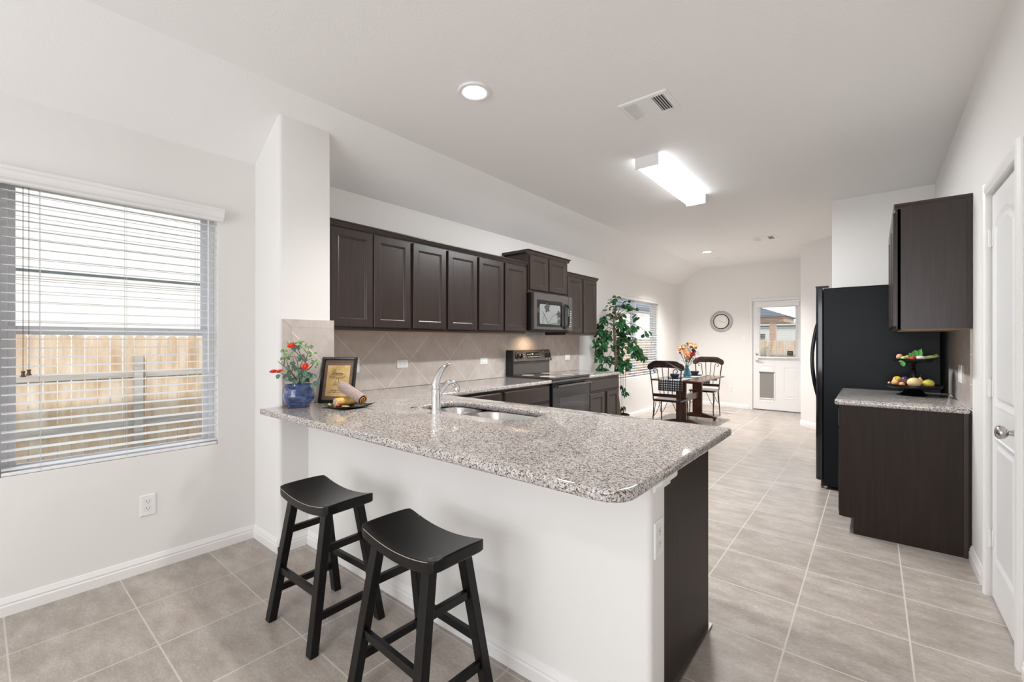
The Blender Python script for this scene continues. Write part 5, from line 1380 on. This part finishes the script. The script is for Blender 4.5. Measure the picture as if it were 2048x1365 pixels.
# black plate with the two rolls
PCx, PCy, ca = -2.452, 1.435, radians(4)
def pl(u, v, w_): return Vector((PCx + u * cos(ca) - v * sin(ca), PCy + u * sin(ca) + v * cos(ca), CT + w_))
bm = new_bm(); h = 0.108
def wavy(s_, lift):
    out = []
    for (a, b2) in ((-1, -1), (1, -1), (1, 1), (-1, 1)):
        out.append((a * s_, b2 * s_))
    return out
def sq(s_, n_=6):
    P = [(-1, -1), (1, -1), (1, 1), (-1, 1)]; out = []
    for i in range(4):
        a = P[i]; b2 = P[(i + 1) % 4]
        for k in range(n_): t = k / n_; out.append(((a[0] + (b2[0] - a[0]) * t) * s_, (a[1] + (b2[1] - a[1]) * t) * s_))
    return out
def lift(u, v, z): c = (abs(u) * abs(v)) / (h * h); return z + 0.012 * c * c
L = []
rings(bm, [(sq(0.055), 0.0005), (sq(0.075), 0.003), (sq(h), 0.010), (sq(h), 0.0125), (sq(0.075), 0.006), (sq(0.05), 0.0045)], lambda u, v, w_: pl(u, v, lift(u, v, w_) if max(abs(u), abs(v)) > 0.1 else w_), cap_first=True)
tag(recenter(O('square_plate', bm, 'plate_black', smooth=True)), 'square black plate with upturned corners in front of the framed picture', 'plate')
def roll(name, label, cat, a, b2, R, skin, fill, swirl):
    a = Vector(a); b2 = Vector(b2); ax = (b2 - a).normalized()
    r = T(name, label, cat, (a + b2) / 2 - Zv * R)
    bm = new_bm(); pts = [a.lerp(b2, i / 10) for i in range(11)]; rs = [R * (0.93 if i in (0, 10) else 1) for i in range(11)]
    tube(bm, pts, rs, 22); O('crust', bm, skin, r, smooth=True, angle=50)
    u = ax.orthogonal().normalized(); v = ax.cross(u)
    for p, s_ in ((a, -1), (b2, 1)):
        bm = new_bm(); tube(bm, [p + ax * s_ * 0.0002, p + ax * s_ * 0.0012], R * 0.88, 22); O('filling', bm, fill, r)
        bm = new_bm(); sp = []
        for i in range(40):
            t = i / 39; an = t * 4.6 * pi * 0.9; q = R * (0.06 + 0.74 * t); sp.append(p + ax * s_ * 0.0015 + u * q * cos(an) + v * q * sin(an))
        tube(bm, sp, R * 0.062, 5); O('swirl', bm, swirl, r)
    return r
roll('rolled_cake', 'yellow rolled cake with a cream swirl, on the black plate', 'cake', (-2.502, 1.374, CT + 0.0305), (-2.508, 1.496, CT + 0.0305), 0.0250, 'cake_yellow', 'cream', 'jam')
roll('rolled_cake', 'long brown rolled cake lying tilted across the yellow one on the black plate', 'cake', (-2.570, 1.455, CT + 0.120), (-2.372, 1.478, CT + 0.046), 0.0330, 'cocoa', 'choco', 'cake_yellow')
def small(name, label, cat, c, rad, material, group=None, rot=(0, 0, 0)):
    bm = new_bm(); blob(bm, c, rad, rot); o = O(name, bm, material, smooth=True); tag(recenter(o), label, cat, group); return o
small('grape', 'green grape at the left edge of the black plate', 'fruit', (-2.535, 1.352, CT + 0.017), (0.0085,) * 3, 'grape', 'green grapes on the black plate')
small('grape', 'green grape in front of the yellow roll on the black plate', 'fruit', (-2.514, 1.347, CT + 0.0165), (0.008,) * 3, 'grape', 'green grapes on the black plate')
small('strawberry', 'small red berry beside the yellow roll on the black plate', 'fruit', (-2.468, 1.372, CT + 0.0145), (0.012, 0.009, 0.008), 'strawberry')
small('almond_slice', 'pale thin slice lying in front of the rolls on the black plate', 'food', (-2.428, 1.398, CT + 0.011), (0.026, 0.009, 0.0045), 'peach_skin', rot=(0, 0, 0.6))

# two-tier stand -------------------------------------------------------
SX, SY = 0.232, 4.405
r = T('tiered_stand', 'black two-tier fruit stand on the right-hand counter', 'tiered stand', (SX, SY, CT))
bm = new_bm(); lathe(bm, [(0, 0), (0.084, 0), (0.087, 0.004), (0.081, 0.008), (0.065, 0.016), (0.046, 0.040), (0.038, 0.050), (0, 0.050)], (SX, SY, CT), 40); O('foot', bm, 'black_paint', r, smooth=True)
bm = new_bm(); lathe(bm, [(0, 0.0505), (0.130, 0.0505), (0.151, 0.058), (0.157, 0.066), (0.157, 0.080), (0.152, 0.080), (0.148, 0.066), (0, 0.060)], (SX, SY, CT), 48); O('lower_tray', bm, 'black_paint', r, smooth=True)
bm = new_bm(); lathe(bm, [(0, 0.0605), (0.030, 0.0605), (0.028, 0.075), (0.018, 0.085), (0.024, 0.110), (0.026, 0.130), (0.018, 0.165), (0.011, 0.185), (0.017, 0.193), (0.010, 0.200), (0.015, 0.210), (0.011, 0.218), (0.030, 0.2445), (0, 0.2445)], (SX, SY, CT), 28); O('column', bm, 'black_paint', r, smooth=True)
bm = new_bm(); lathe(bm, [(0, 0.245), (0.096, 0.245), (0.113, 0.251), (0.117, 0.258), (0.117, 0.270), (0.113, 0.270), (0.109, 0.259), (0, 0.254)], (SX, SY, CT), 48); O('upper_tray', bm, 'black_paint', r, smooth=True)
RS = Vector((0.9986, -0.0526, 0)); FS = Vector((0.0526, 0.9986, 0)); AS = math.atan2(-0.0526, 0.9986)
def sp_(px, z, df): return Vector((SX, SY, z)) + RS * ((px - 1829) / 365.0) + FS * df
zl = CT + 0.0635; zu = CT + 0.2565
def fruit(name, label, cat, px, ztray, df, rad, material, rot=(0, 0, 0), stem=None, lift_=0.0):
    c = sp_(px, ztray + rad[2] + 0.001 + lift_, df)
    rot = (rot[0], rot[1], rot[2] + AS)
    if stem is None: return small(name, label, cat, c, rad, material, rot=rot)
    r = T(name, label, cat, c - Zv * rad[2])
    bm = new_bm(); vs = blob(bm, c, rad, (0, 0, 0), 18, 12)
    if stem == 'pear':
        for v in vs:
            t = (v.co.z - c.z) / rad[2]
            if t > 0.1: k = 1 - 0.45 * min(1, (t - 0.1) / 0.7); v.co.x = c.x + (v.co.x - c.x) * k; v.co.y = c.y + (v.co.y - c.y) * k
    mrot = Matrix.Translation(c) @ Euler(rot).to_matrix().to_4x4() @ Matrix.Translation(-c)
    bm.transform(mrot); O('flesh', bm, material, r, smooth=True)
    bm = new_bm(); tube(bm, [c + Zv * rad[2] * 0.93, c + Zv * (rad[2] + 0.014) + RS * 0.003], 0.0016, 6); bm.transform(mrot); O('stem', bm, 'stem_brown', r)
    return r
fruit('lemon', 'yellow lemon at the left back of the lower tray', 'fruit', 1796, zl, 0.030, (0.029, 0.027, 0.028), 'lemon', lift_=0.012)
fruit('peach', 'pale peach in front of the lemon on the lower tray', 'fruit', 1792.5, zl, -0.042, (0.024, 0.024, 0.025), 'peach_skin', stem='p')
fruit('peach', 'small red-blushed peach left of centre on the lower tray', 'fruit', 1806, zl, -0.098, (0.017, 0.017, 0.018), 'peach_skin', stem='p')
fruit('plum', 'dark purple plum behind the small peach on the lower tray', 'fruit', 1812, zl, -0.047, (0.028, 0.026, 0.037), 'plum')
fruit('pear', 'large cream and pink fruit in the middle of the lower tray', 'fruit', 1830, zl, -0.098, (0.040, 0.034, 0.035), 'pear_skin', stem='p')
fruit('pear', 'small yellow pear with a stem, in the middle of the lower tray', 'fruit', 1842, zl, -0.040, (0.020, 0.020, 0.037), 'pear_skin', stem='pear')
fruit('pear', 'yellow-green pear lying at the right of the lower tray', 'fruit', 1858, zl, -0.065, (0.033, 0.031, 0.030), 'green_pear', stem='p')
small('garlic_clove', 'tiny pinkish clove at the far left edge of the lower tray', 'food', sp_(1779, zl + 0.0185, 0.0), (0.009, 0.009, 0.009), 'peach_skin')
fruit('egg', 'brown egg at the left edge of the upper tray', 'food', 1801, zu, -0.018, (0.021, 0.021, 0.023), 'egg_shell')
fruit('fig', 'pale green fig beside the egg on the upper tray', 'fruit', 1810, zu, -0.060, (0.019, 0.017, 0.015), 'pale_green')
fruit('carrot', 'orange vegetable in the middle of the upper tray', 'vegetable', 1819.5, zu, -0.020, (0.028, 0.015, 0.019), 'petal_orange')
fruit('tomato', 'red tomato at the front centre of the upper tray', 'vegetable', 1828, zu, -0.083, (0.020, 0.019, 0.016), 'tomato')
fruit('chili_pepper', 'red pepper behind the white turnip on the upper tray', 'vegetable', 1840, zu, 0.020, (0.026, 0.012, 0.014), 'petal_red', lift_=0.010)
r = T('spring_onion', 'white bulb with long green stalks on the right of the upper tray', 'vegetable', sp_(1845, zu, -0.05))
bm = new_bm(); blob(bm, sp_(1843, zu + 0.019, -0.045), (0.030, 0.017, 0.017), (0, 0, AS), 18, 10); O('bulb', bm, 'turnip', r, smooth=True)
bm = new_bm()
for k in range(3): tube(bm, [sp_(1850, zu + 0.019, -0.043), sp_(1860, zu + 0.024 + 0.003 * k, -0.035 + 0.008 * k), sp_(1869, zu + 0.028 + 0.004 * k, -0.022 + 0.010 * k), sp_(1878 - 2 * k, zu + 0.036 + 0.006 * k, -0.012 + 0.012 * k)], [0.011, 0.008, 0.007, 0.003], 8)
O('stalk', bm, 'pale_green', r, smooth=True)
r = T('herb_sprig', 'bright green leafy sprig standing at the top of the upper tray', 'herb', sp_(1833, zu, -0.02))
bm = new_bm()
for (px, dz, L_, W_, dx) in ((1829, 0.012, 0.068, 0.044, 0.15), (1833, 0.014, 0.082, 0.038, 0.42), (1826, 0.010, 0.050, 0.032, -0.3), (1836, 0.020, 0.055, 0.026, 0.7), (1831, 0.03, 0.045, 0.030, 0.1)):
    leaf(bm, sp_(px, zu + dz, -0.045), RS * dx + Zv, L_, W_, -FS, 0.1)
O('leaves', bm, 'sprig_green', r)
bm = new_bm(); tube(bm, [sp_(1833, zu + 0.001, -0.045), sp_(1832, zu + 0.03, -0.045)], 0.003, 6); O('stalk', bm, 'sprig_green', r)
bm = new_bm(); c = sp_(1806, CT + 0.257, -0.104)
leaf(bm, c, RS * 0.25 - Zv, 0.046, 0.030, -FS, 0.05); leaf(bm, c, -RS * 0.9 - Zv * 0.5, 0.022, 0.015, -FS, 0.05)
tag(O('herb_leaf', bm, 'sprig_green'), 'green leaf hanging down under the left edge of the upper tray', 'herb')

# ================================================================== OUTDOORS
GZ = -0.45
bm = new_bm(); box(bm, -40, XL - 0.17, -20, 60, GZ - 0.1, GZ); box(bm, XL - 0.17, 30, YB + 0.16, 60, GZ - 0.1, GZ)
o = O('ground_lawn', bm, 'grass'); o['kind'] = 'structure'
def fence(label, fn, a, b2, zt=1.40, group='backyard fences'):
    """fn(u, v, w): u along, w towards the house"""
    c = fn((a + b2) / 2, GZ, 0); r = T('wooden_fence', label, 'fence', c, group)
    rn = random.Random(3); bm = new_bm(); u = a
    while u < b2:
        g_ = rn.uniform(0.008, 0.016); tp = zt + rn.uniform(-0.025, 0.01); w_ = 0.132
        pts = [(u, GZ + 0.02), (u + w_, GZ + 0.02), (u + w_, tp - 0.03), (u + w_ - 0.03, tp), (u + 0.03, tp), (u, tp - 0.03)]
        prism(bm, pts, fn, -0.018 + rn.uniform(-0.002, 0.002), 0.0)
        u += w_ + g_
    O('pickets', bm, 'fence_wood', r)
    for z0_, z1_ in ((0.72, 0.80), (-0.06, 0.03)):
        bm = new_bm(); prism(bm, [(a, z0_), (b2, z0_), (b2, z1_), (a, z1_)], fn, 0.001, 0.040); O('rail', bm, 'fence_rail', r)
    u = a + (1.66 - a) % 2.44 if a < 1.66 else a + 1.0
    while u < b2:
        bm = new_bm(); prism(bm, [(u - 0.055, GZ), (u + 0.055, GZ), (u + 0.055, 1.08), (u - 0.055, 1.08)], fn, 0.041, 0.130); O('post', bm, 'fence_rail', r)
        u += 2.44
fence('weathered wooden privacy fence with rails and posts, seen through the left windows', X_out(-9.2), -5, 29.2)
fence('pale wooden picket fence seen low through the back door glass', Y_out(20.0), -9.0, 8, zt=1.34)
# neighbour house with lap siding
r = T('neighbour_house', 'cream lap-sided neighbour house beyond the fence, filling the top of the left window', 'house', (-13, 9, GZ))
def siding(bm, fn, a, b2, z0_, z1_, lap=0.19):
    poly = []; z = z0_
    while z < z1_ - 0.01: poly += [(0.022, z), (0.006, min(z + lap, z1_))]; z += lap
    poly = [(-0.1, z0_)] + poly + [(-0.1, z1_)]
    prism(bm, poly, fn, a, b2)
bm = new_bm(); siding(bm, lambda u, v, w_: Vector((-11.8 + u, w_, v)), -9, 17.0, GZ, 5.2); siding(bm, lambda u, v, w_: Vector((-11.8 + u, w_, v)), 17.05, 36.0, GZ, 3.4); O('siding', bm, 'siding_cream', r)
bm = new_bm(); box(bm, -11.80, -11.745, -9, 17.0, 2.555, 2.60); O('band_board', bm, 'band_grey', r)
bm = new_bm(); box(bm, -11.80, -11.76, -9, 17.0, 2.44, 2.554); O('trim_board', bm, 'siding_white', r)
bm = new_bm(); prism(bm, [(-11.3, 3.35), (-11.3, 3.55), (-15, 5.6), (-18, 3.4)], lambda u, v, w_: Vector((u, w_, v)), 17.0, 37.0); O('roof', bm, 'roof_shingle', r)
bm = new_bm(); box(bm, -11.79, -11.75, 21.3, 23.2, 1.30, 1.95); O('house_window', bm, 'band_grey', r)
r = T('neighbour_house', 'white house with a low eave seen through the back door glass', 'house', (-3, 32, GZ))
bm = new_bm(); box(bm, -10.9, 8, 30.0, 33.0, GZ, 2.10); O('wall', bm, 'siding_white', r)
bm = new_bm(); box(bm, -11.0, 8.3, 29.85, 29.95, 2.12, 2.22); O('fascia', bm, 'band_grey', r)
bm = new_bm(); prism(bm, [(29.8, 2.223), (29.8, 2.42), (33.5, 2.62), (33.5, 2.223)], lambda u, v, w_: Vector((w_, u, v)), -11.0, 8.3); O('roof', bm, 'siding_white', r)
bm = new_bm(); box(bm, -6.0, -5.0, 29.95, 29.999, 1.42, 1.72); O('house_window', bm, 'band_grey', r)
r = T('patio_cover', 'brown patio cover with a brick post and grey roof, behind the back fence', 'patio cover', (-4.9, 22.5, GZ))
bm = new_bm(); box(bm, -3.50, -3.26, 22.0, 22.24, GZ, 2.14); O('post', bm, 'brick_tan', r)
bm = new_bm(); box(bm, -7.2, -2.95, 21.9, 25.0, 2.14, 2.36); O('beam', bm, 'brick_tan', r)
bm = new_bm(); prism(bm, [(-7.6, 2.361), (-2.75, 2.361), (-3.9, 2.80), (-6.4, 3.0), (-7.6, 2.8)], lambda u, v, w_: Vector((u, w_, v)), 21.6, 25.3); O('roof', bm, 'roof_shingle', r)
